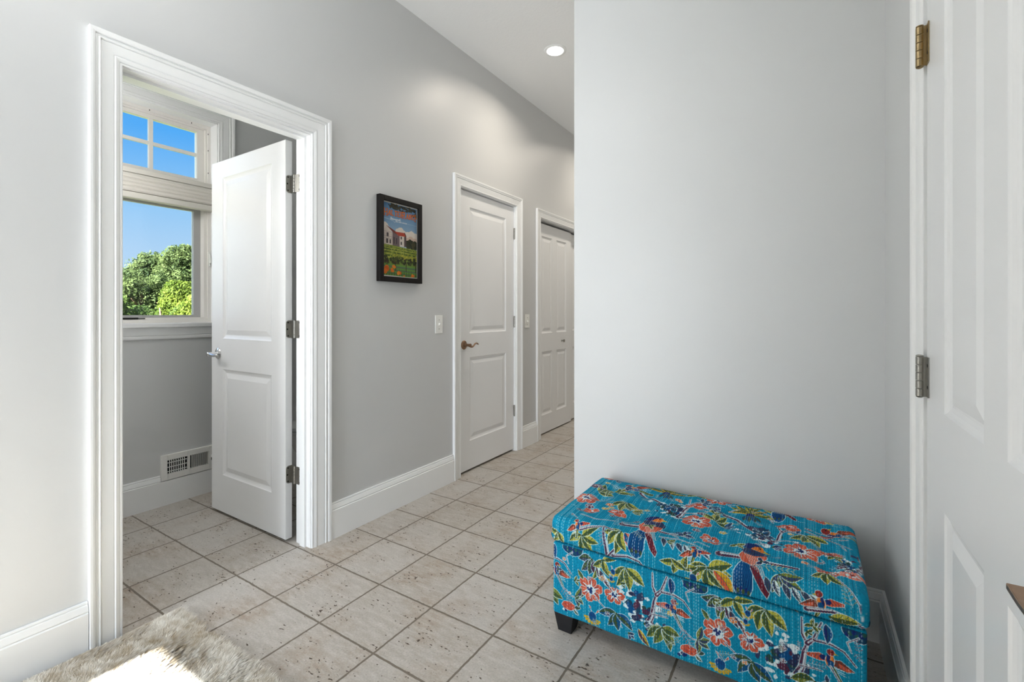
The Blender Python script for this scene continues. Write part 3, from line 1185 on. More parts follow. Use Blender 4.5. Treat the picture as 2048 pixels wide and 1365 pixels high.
class Canvas:
    """rows run up: row 0 is v = 0; colours are 8-bit display values"""

    def __init__(self, wd, ht, ppm, col):
        self.p = ppm
        self.W, self.H = int(wd * ppm), int(ht * ppm)
        self.a = np.zeros((self.H, self.W, 3)) + np.array(col, float)

    def _win(self, pts, pad):
        x = pts[:, 0] * self.p
        y = pts[:, 1] * self.p
        x0, x1 = int(max(0, x.min() - pad)), int(min(self.W, x.max() + pad + 2))
        y0, y1 = int(max(0, y.min() - pad)), int(min(self.H, y.max() + pad + 2))
        if x1 <= x0 or y1 <= y0:
            return None
        gx, gy = np.meshgrid(np.arange(x0, x1) + .5, np.arange(y0, y1) + .5)
        return x, y, x0, x1, y0, y1, gx, gy

    def poly(self, pts, col):
        q = self._win(np.asarray(pts, float), 1)
        if q is None:
            return
        x, y, x0, x1, y0, y1, gx, gy = q
        ins = np.zeros(gx.shape, bool)
        n = len(x)
        for i in range(n):
            j = (i - 1) % n
            c = (y[i] > gy) != (y[j] > gy)
            if y[i] != y[j]:
                ins ^= c & (gx < (x[j] - x[i]) * (gy - y[i]) / (y[j] - y[i]) + x[i])
        self.a[y0:y1, x0:x1][ins] = col

    def line(self, pts, wd, col, a=1.0):
        pts = np.asarray(pts, float)
        wd = np.asarray(wd if np.ndim(wd) else [wd] * len(pts), float) * self.p / 2
        q = self._win(pts, wd.max() + 1)
        if q is None:
            return
        x, y, x0, x1, y0, y1, gx, gy = q
        m = np.zeros(gx.shape)
        for i in range(len(x) - 1):
            dx, dy = x[i + 1] - x[i], y[i + 1] - y[i]
            l2 = dx * dx + dy * dy + 1e-9
            t = np.clip(((gx - x[i]) * dx + (gy - y[i]) * dy) / l2, 0, 1)
            d = np.hypot(gx - x[i] - t * dx, gy - y[i] - t * dy)
            r = wd[i] + t * (wd[i + 1] - wd[i])
            m = np.maximum(m, np.clip(r - d + .5, 0, 1))
        m = (m * a)[..., None]
        self.a[y0:y1, x0:x1] = self.a[y0:y1, x0:x1] * (1 - m) + np.array(col, float) * m

    def shape(self, pts, col, out=None, ow=.0022):
        pts = np.asarray(pts, float)
        if out is not None:
            self.line(np.vstack([pts, pts[:1]]), ow * 2, out)
        self.poly(pts, col)

    def sample(self, u, v):
        x = np.clip(u * self.p - .5, 0, self.W - 1.001)
        y = np.clip(v * self.p - .5, 0, self.H - 1.001)
        i, j = x.astype(int), y.astype(int)
        fx, fy = (x - i)[..., None], (y - j)[..., None]
        A = self.a
        return (A[j, i] * (1 - fx) + A[j, i + 1] * fx) * (1 - fy) + (A[j + 1, i] * (1 - fx) + A[j + 1, i + 1] * fx) * fy


# print colours
TQ, TQD, TQL = (16, 138, 172), (6, 92, 130), (60, 182, 210)
OUT, WHT = (206, 228, 232), (216, 232, 234)
RED, RDK, ORG = (206, 92, 64), (146, 48, 42), (226, 126, 48)
NVY, BLU, PUR = (32, 46, 104), (18, 78, 132), (84, 44, 66)
OLV, LFG, LFY, MUS = (66, 84, 48), (122, 132, 52), (176, 172, 66), (206, 166, 38)
SLT = (54, 62, 92)
R = random.Random(11)


def xf(cx, cy, ang=0.0, s=1.0, flip=1):
    c, n = math.cos(ang), math.sin(ang)
    return lambda x, y: (cx + s * (c * x * flip - n * y), cy + s * (n * x * flip + c * y))


def blob(T, x, y, rx, ry, n=26, jit=0.0):
    return [T(x + rx * math.cos(2 * PI * k / n) * (1 + R.uniform(-jit, jit)), y + ry * math.sin(2 * PI * k / n) * (1 + R.uniform(-jit, jit))) for k in range(n)]


def leaf(cv, x, y, ang, L, wd, c1=LFY, c2=OLV, out=OUT):
    T = xf(x, y, ang)
    ts = [k / 10 for k in range(11)]
    bend = R.uniform(-.12, .12)
    mid = lambda t: bend * L * math.sin(PI * t)
    prof = lambda t: wd * math.sin(PI * t ** .8) ** .9
    up = [T(L * t, mid(t) + prof(t)) for t in ts]
    dn = [T(L * t, mid(t) - prof(t)) for t in reversed(ts)]
    if out:
        cv.line(np.array(up + dn + up[:1]), .0034, out)
    cv.poly(up + dn, c1)
    cm = [T(L * t, mid(t)) for t in ts]
    lo = [T(L * t, mid(t) - prof(t) * (.95 if k % 2 else .7)) for k, t in enumerate(reversed(ts))]
    cv.poly(cm + lo, c2)
    for k in (3, 5, 7):
        t = k / 10
        cv.line([T(L * t, mid(t)), T(L * (t + .12), mid(t + .1) + prof(t) * .8)], .0013, c2)
    cv.line(cm, .0012, OLV if c2 != OLV else (44, 56, 38))


def sprig(cv, x, y, ang, L, col=SLT, out=WHT, n=6):
    T = xf(x, y, ang)
    cv.line([T(0, 0), T(L, 0)], .0012, out)
    for k in range(n):
        t = L * (k + .5) / n
        for s in (-1, 1):
            p, q = T(t, 0), T(t + L * .12, s * L * .2 * (1.1 - k / n * .6))
            cv.line([p, q], [.0012, .0034], out)
            cv.line([p, q], [.0005, .0020], col)


def flower(cv, x, y, r, rot=0.0, sq=1.0, side=False):
    n = 6
    for k in range(n):
        a = rot + 2 * PI * k / n + R.uniform(-.12, .12)
        rr = r * R.uniform(.86, 1.1) * (.75 if side and k in (0, 1) else 1)
        pts = []
        for s in np.linspace(-1, 1, 9):
            w_ = .54 * (1 - .18 * abs(s))
            rad = rr * (1 - .34 * s * s + R.uniform(-.05, .05))
            pts.append((x + rad * math.cos(a + s * w_ * 1.25), y + sq * rad * math.sin(a + s * w_ * 1.25)))
        pts.append((x, y))
        cv.shape(pts, RED, OUT, .0016)
        for s in (-.5, .15, .55):
            a2 = a + s * .5
            cv.line([(x + r * .35 * math.cos(a2), y + sq * r * .35 * math.sin(a2)), (x + r * .85 * math.cos(a2), y + sq * r * .85 * math.sin(a2))], [.004, .0012], RDK if s > 0 else (222, 128, 100))
        cv.line([(x + r * .25 * math.cos(a), y + sq * r * .25 * math.sin(a)), (x + r * .72 * math.cos(a + .1), y + sq * r * .72 * math.sin(a + .1))], [.007, .002], WHT)
    T = xf(x, y)
    cv.poly(blob(T, 0, 0, r * .36, r * .34 * sq, 18, .15), WHT)
    for k in range(9):
        a = R.uniform(0, 6.3)
        d = R.uniform(0, .26) * r
        cv.poly(blob(T, d * math.cos(a), d * math.sin(a) * sq, r * .09, r * .09 * sq, 8), NVY)


def smallflower(cv, x, y, r, col=RED):
    T = xf(x, y)
    for k in range(5):
        a = 2 * PI * k / 5 + R.uniform(-.3, .3)
        cv.shape(blob(T, .55 * r * math.cos(a), .4 * r * math.sin(a), r * .42, r * .34, 12, .12), col, OUT, .0014)
    for k in range(4):
        cv.poly(blob(T, R.uniform(-.5, .5) * r, R.uniform(-.3, .3) * r, r * .16, r * .1, 8), WHT)
    cv.poly(blob(T, 0, 0, r * .2, r * .16, 10), RDK)


def berries(cv, x, y, r):
    T = xf(x, y)
    for k in range(7):
        cv.poly(blob(T, -r * .8 + R.uniform(-.3, .5) * r, R.uniform(-.9, .2) * r, r * .22, r * .2, 8), R.choice((WHT, NVY, SLT)))
    cv.shape(blob(T, r * .1, .05 * r, r * 1.0, r * .56, 20, .1), RED, OUT, .0016)
    for k in range(10):
        px, py = R.uniform(-.7, .9) * r, R.uniform(-.35, .45) * r
        cv.poly(blob(T, px, py, r * .2, r * .2, 10), (196, 78, 54))
        cv.poly(blob(T, px + .05 * r, py - .08 * r, r * .08, r * .07, 6), RDK)
    leaf(cv, *T(r * 1.0, .1 * r), .2, r * .9, r * .25, SLT, OLV)
    leaf(cv, *T(r * .9, -.2 * r), -.7, r * .9, r * .22, WHT, OLV)


def branch(cv, pts, wd, col=PUR, hi=WHT):
    pts = np.array(pts, float)
    w_ = np.linspace(wd, wd * .35, len(pts))
    cv.line(pts, w_ + .0034, OUT)
    cv.line(pts, w_, col)
    off = np.array([(.18 * wd, .22 * wd)])
    cv.line(pts + off, w_ * .38, hi, .9)
    for k in range(len(pts) - 1):
        p = pts[k] + (pts[k + 1] - pts[k]) * R.random()
        cv.line([p, p + np.array((R.uniform(-1, 1), R.uniform(-1, 1))) * wd * .5], .0014, SLT)


def bird_fly(cv, x, y, s, ang=0.0, flip=1):
    T = xf(x, y, ang, s, flip)
    cv.shape([T(*p) for p in ((.1, -.05), (.55, .10), (1.25, -.25), (.9, -.42), (.4, -.38), (.05, -.3))], (118, 58, 44), OUT, .0015)     # right wing
    cv.shape([T(*p) for p in ((.45, -.08), (1.2, -.27), (.9, -.40), (.5, -.30))], RED)
    cv.shape([T(*p) for p in ((-.05, .02), (-.5, .12), (-1.15, -.15), (-1.1, -.3), (-.5, -.32), (-.05, -.2))], RED, OUT, .0015)          # left wing
    for k in range(4):
        cv.line([T(-.45 - .17 * k, .05 - .05 * k), T(-.55 - .17 * k, -.27)], .0016, RDK)
    cv.poly(blob(T, -.30, -.08, .2, .16, 12, .2), NVY)
    cv.shape([T(*p) for p in ((-.12, -.3), (.2, -.3), (.75, -1.15), (.62, -1.2), (.3, -.8))], OLV, OUT, .0014)                         # tail
    cv.line([T(.15, -.5), T(.62, -1.1)], [.003, .001], LFY)
    cv.shape(blob(T, .04, -.12, .22, .38, 18), ORG, OUT, .0012)
    cv.poly(blob(T, .1, -.3, .16, .22, 14, .1), BLU)
    cv.poly(blob(T, -.06, .0, .09, .3, 12, .1), NVY)
    cv.shape(blob(T, .04, .38, .2, .19, 16), RDK, OUT, .0012)
    cv.poly([T(.2, .42), T(.42, .36), T(.2, .3)], MUS)
    cv.poly(blob(T, .1, .42, .04, .04, 8), (20, 20, 30))
    for k in range(3):
        cv.line([T(.3 + .1 * k, -.45 - .1 * k), T(.75 + .06 * k, -.45 - .14 * k)], .0018, WHT)


def bird_perched(cv, x, y, s, ang=0.0):
    T = xf(x, y, ang, s)
    branch(cv, [T(-1.15, -.25), T(-.5, -.1), T(.1, .0), T(.9, .05), T(1.7, .25)], .020 * s / .06)
    # tail fan and long feather
    cv.shape([T(*p) for p in ((-.22, -.25), (-.50, -.9), (-.48, -1.5), (-.30, -1.85), (-.08, -1.95), (.14, -1.8), (.24, -1.4), (.2, -.8), (.12, -.3))], BLU, OUT, .0018)
    for k in range(7):
        cv.line([T(-.15 + .06 * k, -.5), T(-.42 + .095 * k, -1.6 - .15 * math.sin(k))], [.0012, .0026], (12, 52, 96))
    for k in range(6):
        cv.poly(blob(T, -.38 + .1 * k, -1.55 - .08 * (k % 2), .06, .11, 8), OLV if k % 2 else NVY)
    cv.shape([T(*p) for p in ((.05, -.2), (.35, -.5), (.85, -1.35), (.78, -1.6), (.55, -1.35), (.1, -.6))], (104, 34, 46), OUT, .0015)
    # body and wing
    cv.shape([T(*p) for p in ((-.35, .55), (-.45, .1), (-.25, -.35), (.1, -.45), (.45, -.2), (.6, .3), (.5, .75), (.1, .9))], RED, OUT, .0018)
    cv.poly([T(*p) for p in ((-.45, .75), (-.3, .35), (.1, .3), (.58, .55), (.62, .85), (.3, 1.1), (-.1, 1.12))], SLT)
    for k in range(16):
        a, b_ = R.uniform(-.3, .5), R.uniform(.4, 1.0)
        cv.poly(blob(T, a, b_, .06, .05, 7), R.choice((NVY, PUR, BLU, (96, 100, 130))))
    for k in range(6):
        cv.line([T(-.3 + .1 * k, .45 - .04 * k), T(.18 + .1 * k, -.55 - .06 * k)], .0017, (238, 206, 190))
    cv.shape(blob(T, .05, 1.2, .34, .3, 18), ORG, OUT, .0012)
    cv.poly([T(*p) for p in ((-.5, .95), (-.32, 1.35), (.0, 1.53), (.26, 1.45), (.0, 1.25), (-.12, .9))], NVY)
    cv.poly([T(.36, 1.3), T(.62, 1.24), T(.36, 1.14)], MUS)
    cv.poly(blob(T, .2, 1.28, .05, .05, 8), (20, 16, 24))


def tree(cv, x, y, s):
    T = xf(x, y, 0, s)
    for k in range(26):
        cv.poly(blob(T, R.gauss(-.55, .42), R.gauss(-.05, .42), R.uniform(.07, .2), R.uniform(.06, .16), 10, .3), WHT)
    for k in range(30):
        cv.poly(blob(T, R.gauss(-.5, .28), R.gauss(.0, .36), R.uniform(.06, .2), R.uniform(.08, .2), 10, .3), R.choice((SLT, (34, 66, 92), PUR, (46, 74, 66), BLU, (44, 48, 78))))
    branch(cv, [T(-.05, -.45), T(.1, -.1), T(.18, .5), T(.3, .9)], .24 * s)
    branch(cv, [T(.28, .85), T(.12, 1.15), T(.1, 1.75)], .12 * s)
    branch(cv, [T(.28, .85), T(.5, 1.1), T(.72, 1.75)], .17 * s)
    branch(cv, [T(.5, 1.05), T(1.0, 1.08), T(1.4, .95), T(1.75, .55)], .10 * s)
    branch(cv, [T(.05, -.05), T(.5, .0), T(.75, .0)], .06 * s)
    for k in range(20):
        cv.poly(blob(T, R.gauss(-.1, .5), R.gauss(-.55, .2), R.uniform(.05, .13), R.uniform(.04, .1), 8, .3), R.choice((WHT, WHT, SLT)))
    sprig(cv, *T(-.6, 1.0), 2.3, .5 * s)
    leaf(cv, *T(.85, 1.75), -1.5, .7 * s, .13 * s, BLU, NVY)


def leafbunch(cv, x, y, s, n=5, a0=-2.6, a1=.3, c=(LFY, OLV)):
    for k in range(n):
        a = a0 + (a1 - a0) * k / max(1, n - 1) + R.uniform(-.15, .15)
        leaf(cv, x, y, a, s * R.uniform(.85, 1.15), s * .23, *c)
    cv.poly(blob(xf(x, y), 0, 0, .004, .004, 8), OLV)


def palm(cv, x, y, s):
    for k in range(9):
        a = .15 + (PI - .3) * k / 8
        leaf(cv, x, y, a, s * R.uniform(.8, 1.1), s * .11, LFY if k % 2 else MUS, OLV, None)
    T = xf(x, y)
    cv.poly(blob(T, 0, -.1 * s, .16 * s, .2 * s, 12), NVY)
    for k in range(4):
        leaf(cv, x, y - .1 * s, -1.9 + k * .35, s * .6, s * .1, OLV, BLU, None)


def sunflower(cv, x, y, r):
    T = xf(x, y)
    for k in range(7):
        a = -2.9 + k * .42
        cv.shape([T(.2 * r * math.cos(a), .2 * r * math.sin(a)), T(r * math.cos(a - .2), r * .8 * math.sin(a - .2)), T(r * 1.15 * math.cos(a), r * .9 * math.sin(a)), T(r * math.cos(a + .2), r * .8 * math.sin(a + .2))], MUS, None)
    for a in (1.0, 1.9):
        cv.shape([T(-.1 * r, .2 * r), T(r * 1.2 * math.cos(a - .15), 1.2 * r * math.sin(a - .15)), T(r * 1.35 * math.cos(a), r * 1.35 * math.sin(a)), T(.2 * r, .2 * r)], RED, OUT, .0014)
    cv.shape(blob(T, 0, .1 * r, r * .48, r * .58, 16, .05), BLU, OUT, .001)
    for k in range(8):
        cv.line([T(-.4 * r + .1 * k * r, .1 * r), T(-.4 * r + .1 * k * r, .4 * r)], .0012, NVY)


def stitch(cv, wd, ht):
    u = .004
    while u < wd:
        kind = R.random()
        v = R.uniform(-.01, 0)
        while v < ht:
            L = R.uniform(.0045, .0065)
            jx = R.uniform(-.0006, .0006)
            if kind < .30:
                cv.line([(u + jx, v), (u, v + L)], .0011, (206, 234, 240), .85)
            else:
                cv.line([(u + jx, v), (u, v + L)], .0013, TQD, .75)
            v += L + R.uniform(.004, .006)
        u += .0068 + R.uniform(-.0006, .0006)


def ground_tone(cv):
    n = cv.a.shape[:2]
    g = rng.normal(size=(n[0] // 6 + 2, n[1] // 6 + 2))
    g = np.kron(g, np.ones((6, 6)))[:n[0], :n[1]]
    f = rng.normal(size=n)
    cv.a *= (1 + .035 * g + .045 * f)[..., None]


# --- lid cloth: u across, v from the lid's lower front edge up and over to the back
OX0, OX1 = -0.803, 0.138
OW = OX1 - OX0
LV = 0.70
lidc = Canvas(OW, LV, 1100, TQ)
ground_tone(lidc)
c = lidc
branch(c, [(.225, -.01), (.215, .04), (.203, .085), (.196, .11)], .016)
branch(c, [(.225, .0), (.25, .035), (.262, .075)], .020)
branch(c, [(.24, .014), (.29, .024), (.33, .018), (.36, -.012)], .010)
leafbunch(c, .127, .052, .062, 5, -2.5, .5)
leafbunch(c, .262, .10, .070, 4, -2.9, -1.1)
leaf(c, .275, .10, -1.0, .085, .017, RED, BLU)
leafbunch(c, .032, .040, .045, 3, -3.2, -1.0)
branch(c, [(.10, .065), (.15, .088), (.20, .108), (.235, .10)], .010)
bird_fly(c, .105, .088, .038, .5, -1)
bird_perched(c, .333, .165, .072, -.06)
branch(c, [(.09, .15), (.15, .14), (.22, .16)], .005)
sprig(c, .195, .10, -1.4, .06)
sprig(c, .24, .13, 1.9, .07)
flower(c, .045, .305, .052, .4)
smallflower(c, .105, .215, .034)
smallflower(c, .201, .232, .036)
leafbunch(c, .206, .345, .085, 4, -2.2, -.6)
smallflower(c, .150, .290, .018, ORG)
for p in ((.085, .245), (.165, .265), (.07, .19), (.15, .245), (.29, .31), (.25, .30), (.48, .24), (.56, .27)):
    smallflower(c, *p, R.uniform(.012, .018), R.choice((PUR, SLT, MUS, OLV)))
bird_fly(c, .17, .50, .070, .9)
branch(c, [(.22, .47), (.27, .44), (.32, .40), (.35, .37)], .018)
tree(c, .40, .375, .075)
palm(c, .31, .525, .095)
leafbunch(c, .06, .40, .075, 4, -.4, 1.6)
smallflower(c, .03, .45, .030, PUR)
leafbunch(c, .13, .42, .06, 3, .2, 1.8)
flower(c, .465, .315, .055, .9)
leafbunch(c, .52, .36, .06, 4, .2, 2.4)
smallflower(c, .435, .455, .045)
branch(c, [(.40, .47), (.45, .50), (.50, .47), (.53, .44)], .008)
sprig(c, .44, .12, -.1, .09, OLV)
for k in range(6):
    leaf(c, .395 + .024 * k, .128 - .004 * k, -1.25 + .12 * k, .042, .008, WHT if k % 2 else SLT, SLT)
branch(c, [(.385, .13), (.44, .142), (.50, .13), (.54, .11)], .003)
bird_fly(c, .502, .100, .040, .35, -1)
flower(c, .533, .200, .036, .2)
leafbunch(c, .545, .060, .075, 6, -2.8, .5)
leaf(c, .56, .058, -.9, .085, .018, MUS, RED)
leafbunch(c, .45, .055, .050, 3, -2.9, -.4)
leafbunch(c, .475, .035, .045, 3, .3, 2.6)
sunflower(c, .50, .012, .022)
bird_perched(c, .655, .135, .072, -.06)
palm(c, .625, .475, .095)
branch(c, [(.545, .42), (.59, .40), (.63, .35), (.66, .32)], .018)
tree(c, .71, .325, .070)
flower(c, .785, .265, .055, .5)
leafbunch(c, .735, .095, .055, 4, -1.8, .2, (LFG, SLT))
for k in range(6):
    leaf(c, .70 + .022 * k, .078 - .003 * k, -1.35 + .1 * k, .042, .008, WHT if k % 2 else SLT, SLT)
sprig(c, .69, .115, .1, .08, LFY)
bird_fly(c, .835, .055, .045, .25, -1)
branch(c, [(.80, .022), (.86, .034), (.91, .024), (.94, .0)], .012)
leafbunch(c, .855, .018, .06, 2, -.5, -.1)
smallflower(c, .852, .178, .036)
leafbunch(c, .852, .160, .055, 3, -2.6, -.9)
branch(c, [(.86, .165), (.89, .12), (.92, .07), (.925, .03)], .004)
smallflower(c, .912, .190, .036, (222, 128, 110))
sprig(c, .905, .06, 1.9, .06, OLV)
smallflower(c, .861, .305, .036)
bird_fly(c, .875, .47, .070, .9)
tree(c, .93, .25, .05)
branch(c, [(.80, .43), (.86, .40), (.92, .37)], .008)
leafbunch(c, .80, .40, .07, 4, -2.2, -.4)
smallflower(c, .745, .435, .040)
leafbunch(c, .70, .53, .06, 4, .3, 2.2)
flower(c, .50, .56, .050)
flower(c, .83, .58, .05)
leafbunch(c, .42, .60, .07, 5)
bird_perched(c, .72, .60, .06)
smallflower(c, .05, .58, .04)
leafbunch(c, .59, .62, .06, 5)
sprig(c, .60, .30, 2.2, .06)
sprig(c, .10, .33, .8, .05)
for k in range(26):
    x_, y_ = R.uniform(.02, .92), R.uniform(.2, .64)
    T_ = xf(x_, y_)
    for j in range(4):
        c.line([T_(R.uniform(-.02, .02), R.uniform(-.008, .008)), T_(R.uniform(-.02, .02), R.uniform(-.008, .008))], .0014, WHT, .7)
for k in range(84):
    x_, y_ = R.uniform(.02, .92), R.uniform(.12, .60)
    q = R.random()
    if q < .35:
        leafbunch(c, x_, y_, R.uniform(.022, .040), 3, R.uniform(-3, 0), R.uniform(.2, 2), R.choice(((LFG, OLV), (SLT, NVY), (LFY, OLV), (BLU, SLT))))
    elif q < .6:
        sprig(c, x_, y_, R.uniform(-3, 3), R.uniform(.03, .05), R.choice((SLT, OLV, PUR)), WHT, 5)
    elif q < .8:
        branch(c, [(x_, y_), (x_ + R.uniform(-.03, .03), y_ + .012), (x_ + R.uniform(-.05, .05), y_ + R.uniform(-.02, .03))], .004)
    else:
        smallflower(c, x_, y_, R.uniform(.010, .016), R.choice((PUR, ORG, MUS, RED)))
stitch(c, OW, LV)

# --- body cloth
BZ0, BZ1 = 0.062, 0.322
BH = BZ1 - BZ0
bodc = Canvas(OW, BH, 1100, TQ)
ground_tone(bodc)
c = bodc
REP = .4165
for k in (-1, 0, 1, 2):
    o = k * REP
    Y0 = -BZ0
    tree(c, .365 + o, .185 + Y0, .075)
    leafbunch(c, .160 + o, .300 + Y0, .058, 4, -2.9, -1.0, (SLT, OLV))
    for j in range(4):
        leaf(c, .165 + o + .012 * j, .295 + Y0 - .012 * j, -1.3 + .1 * j, .05, .009, WHT if j % 2 else SLT, PUR)
    leafbunch(c, .200 + o, .308 + Y0, .052, 3, -2.4, .2)
    leafbunch(c, .285 + o, .306 + Y0, .070, 4, -2.6, -.7)
    sunflower(c, .237 + o, .278 + Y0, .016)
    sunflower(c, .231 + o, .252 + Y0, .013)
    bird_fly(c, .437 + o, .226 + Y0, .046, -.08)
    branch(c, [(.44 + o, .205 + Y0), (.46 + o, .170 + Y0), (.50 + o, .145 + Y0), (.53 + o, .150 + Y0)], .0035)
    flower(c, .156 + o, .193 + Y0, .046, .3)
    leaf(c, .165 + o, .235 + Y0, 1.3, .035, .006, LFY, OLV)
    leaf(c, .128 + o, .222 + Y0, 2.2, .035, .007, LFG, OLV)
    branch(c, [(.175 + o, .17 + Y0), (.21 + o, .145 + Y0), (.25 + o, .13 + Y0), (.27 + o, .10 + Y0)], .0032)
    flower(c, .243 + o, .203 + Y0, .034, 1.0, 1.0, True)
    smallflower(c, .197 + o, .245 + Y0, .012, ORG)
    leafbunch(c, .250 + o, .140 + Y0, .062, 4, -3.0, -.5, (BLU, OLV))
    berries(c, .068 + o, .106 + Y0, .026)
    sprig(c, .045 + o, .165 + Y0, -.9, .055, PUR)
    leafbunch(c, .098 + o, .150 + Y0, .040, 4, -1.4, 1.2, (LFG, SLT))
    sunflower(c, .162 + o, .097 + Y0, .030)
    leafbunch(c, .405 + o, .148 + Y0, .062, 6, -2.9, -.3, (LFG, OLV))
    leaf(c, .325 + o, .115 + Y0, -.9, .06, .010, MUS, PUR)
    sprig(c, .385 + o, .195 + Y0, .1, .045, SLT)
    branch(c, [(.085 + o, .305 + Y0), (.06 + o, .285 + Y0), (.07 + o, .26 + Y0)], .003)
    bx, by = .505 + o, .320 + Y0
    c.shape(blob(xf(bx, by), 0, 0, .040, .026, 18, .1), (28, 66, 96), OUT, .0015)
    for j in range(8):
        c.poly(blob(xf(bx, by), -.03 + .008 * j, -.012 + .004 * (j % 3), .006, .006, 8), (44, 88, 78) if j % 2 else NVY)
for k in range(40):
    x_, y_ = R.uniform(.02, .92), R.uniform(.01, .24)
    q = R.random()
    if q < .5:
        sprig(c, x_, y_, R.uniform(-3, 3), R.uniform(.018, .034), R.choice((SLT, OLV, PUR)), WHT, 4)
    elif q < .8:
        leafbunch(c, x_, y_, R.uniform(.014, .022), 3, R.uniform(-3, 0), R.uniform(.2, 2), R.choice(((LFG, OLV), (SLT, NVY), (LFY, OLV))))
    else:
        smallflower(c, x_, y_, R.uniform(.006, .010), R.choice((PUR, ORG, MUS)))
stitch(c, OW, BH)

# ------------------------------------------------------------------ storage ottoman
def mesh_from_grid(name, vs, fs, m, cols, parent, smooth=True, angle=None):
    me = bpy.data.meshes.new(name)
    me.from_pydata([tuple(p) for p in vs], [], fs)
    me.update()
    at = me.color_attributes.new('print', 'FLOAT_COLOR', 'POINT')
    rgba = np.ones((len(vs), 4), np.float32)
    rgba[:, :3] = cols
    at.data.foreach_set('color', rgba.ravel())
    me.materials.append(m)
    me.polygons.foreach_set('use_smooth', np.ones(len(me.polygons), bool))
    if angle:
        me.set_sharp_from_angle(angle=math.radians(angle))
    o = bpy.data.objects.new(name, me)
    COL.objects.link(o)
    if parent:
        o.parent = parent
        o.matrix_parent_inverse = parent_inverse(parent)
    return o


def rounded_profile(y0, y1, z0, z1, rt, rb, step, coarse):
    """closed loop of (y, z, ny, nz, v): starts at the lower front edge, runs up, over the top, down the back, under"""
    pts = []
    v = 0.0
    def arc(cy, cz, r, a0, a1):
        n = max(3, int(abs(a1 - a0) * r / step) + 1)
        return [(cy + r * math.cos(a0 + (a1 - a0) * k / n), cz + r * math.sin(a0 + (a1 - a0) * k / n), math.cos(a0 + (a1 - a0) * k / n), math.sin(a0 + (a1 - a0) * k / n)) for k in range(n + 1)]
    def seg(p, q, nrm, st):
        L = math.hypot(q[0] - p[0], q[1] - p[1])
        n = max(1, int(L / st))
        return [(p[0] + (q[0] - p[0]) * k / n, p[1] + (q[1] - p[1]) * k / n, *nrm) for k in range(1, n)]
    pts += arc(y0 + rb, z0 + rb, rb, 1.5 * PI, PI)
    pts += seg((y0, z0 + rb), (y0, z1 - rt), (-1, 0), step)
    pts += arc(y0 + rt, z1 - rt, rt, PI, PI / 2)
    pts += seg((y0 + rt, z1), (y1 - rt, z1), (0, 1), step)
    pts += arc(y1 - rt, z1 - rt, rt, PI / 2, 0)
    pts += seg((y1, z1 - rt), (y1, z0 + rb), (1, 0), coarse)
    pts += arc(y1 - rb, z0 + rb, rb, 0, -PI / 2)
    pts += seg((y1 - rb, z0), (y0 + rb, z0), (0, -1), coarse)
    out = []
    for i, p in enumerate(pts):
        if i:
            v += math.hypot(p[0] - pts[i - 1][0], p[1] - pts[i - 1][1])
        out.append((*p, v))
    return np.array(out)


def upholstered(name, x0, x1, prof, re, step, cv, parent, v_off, displace=None):
    """sweep the profile along X, rounding both ends by radius re; cloth colours come from the canvas"""
    n_mid = int((x1 - x0 - 2 * re) / step)
    ends = [k / 7 * PI / 2 for k in range(8)]
    st = [(x0 + re * (1 - math.sin(a)), re * (1 - math.cos(a))) for a in reversed(ends)]
    st = [(x0 + re - re * math.cos(a), re - re * math.sin(a)) for a in ends]
    st += [(x0 + re + (x1 - x0 - 2 * re) * k / n_mid, 0.0) for k in range(1, n_mid)]
    st += [(x1 - re + re * math.sin(a), re - re * math.cos(a)) for a in ends]
    st = np.array(st)
    X = np.repeat(st[:, 0][:, None], len(prof), 1)
    ins = np.repeat(st[:, 1][:, None], len(prof), 1)
    Yp = prof[:, 0][None] - prof[:, 2][None] * ins
    Zp = prof[:, 1][None] - prof[:, 3][None] * ins
    Vv = np.repeat(prof[:, 4][None], len(st), 0) + v_off
    U = X - OX0
    if displace is not None:
        d = displace(X, Yp, Vv)
        Yp = Yp + prof[:, 2][None] * d
        Zp = Zp + prof[:, 3][None] * d
    m, n = X.shape
    vs = np.stack([X, Yp, Zp], -1).reshape(-1, 3)
    cols = s2l(np.clip(cv.sample(U, np.mod(Vv, cv.H / cv.p)), 0, 255)).reshape(-1, 3)
    fs = []
    for i in range(m - 1):
        a = i * n
        for k in range(n):
            k2 = (k + 1) % n
            fs.append((a + k, a + n + k, a + n + k2, a + k2))
    vs, cols = [vs], [cols]
    base_n = m * n
    # end caps: rings shrinking to the middle
    NR = 46
    for side, row in ((0, 0), (1, m - 1)):
        ring = np.stack([Yp[row], Zp[row]], -1)
        cen = np.array([(prof[:, 0].min() + prof[:, 0].max()) / 2, (prof[:, 1].min() + prof[:, 1].max()) / 2])
        prev = row * n
        for r in range(1, NR):
            t = 1 - r / NR
            q = cen + (ring - cen) * t
            vs.append(np.stack([np.full(n, X[row, 0]), q[:, 0], q[:, 1]], -1))
            uu = (q[:, 0] - prof[:, 0].min()) + (.2 if side else .35)
            cols.append(s2l(np.clip(cv.sample(uu, np.clip(q[:, 1] - prof[:, 1].min(), 0, cv.H / cv.p - .002)), 0, 255)))
            for k in range(n):
                k2 = (k + 1) % n
                f = (prev + k, prev + k2, base_n + k2, base_n + k)
                fs.append(f if side == 0 else f[::-1])
            prev = base_n
            base_n += n
        fs.append(tuple(range(prev, prev + n)) if side == 0 else tuple(range(prev + n - 1, prev - 1, -1)))
    return mesh_from_grid(name, np.vstack(vs), fs, M['print'], np.vstack(cols), parent)


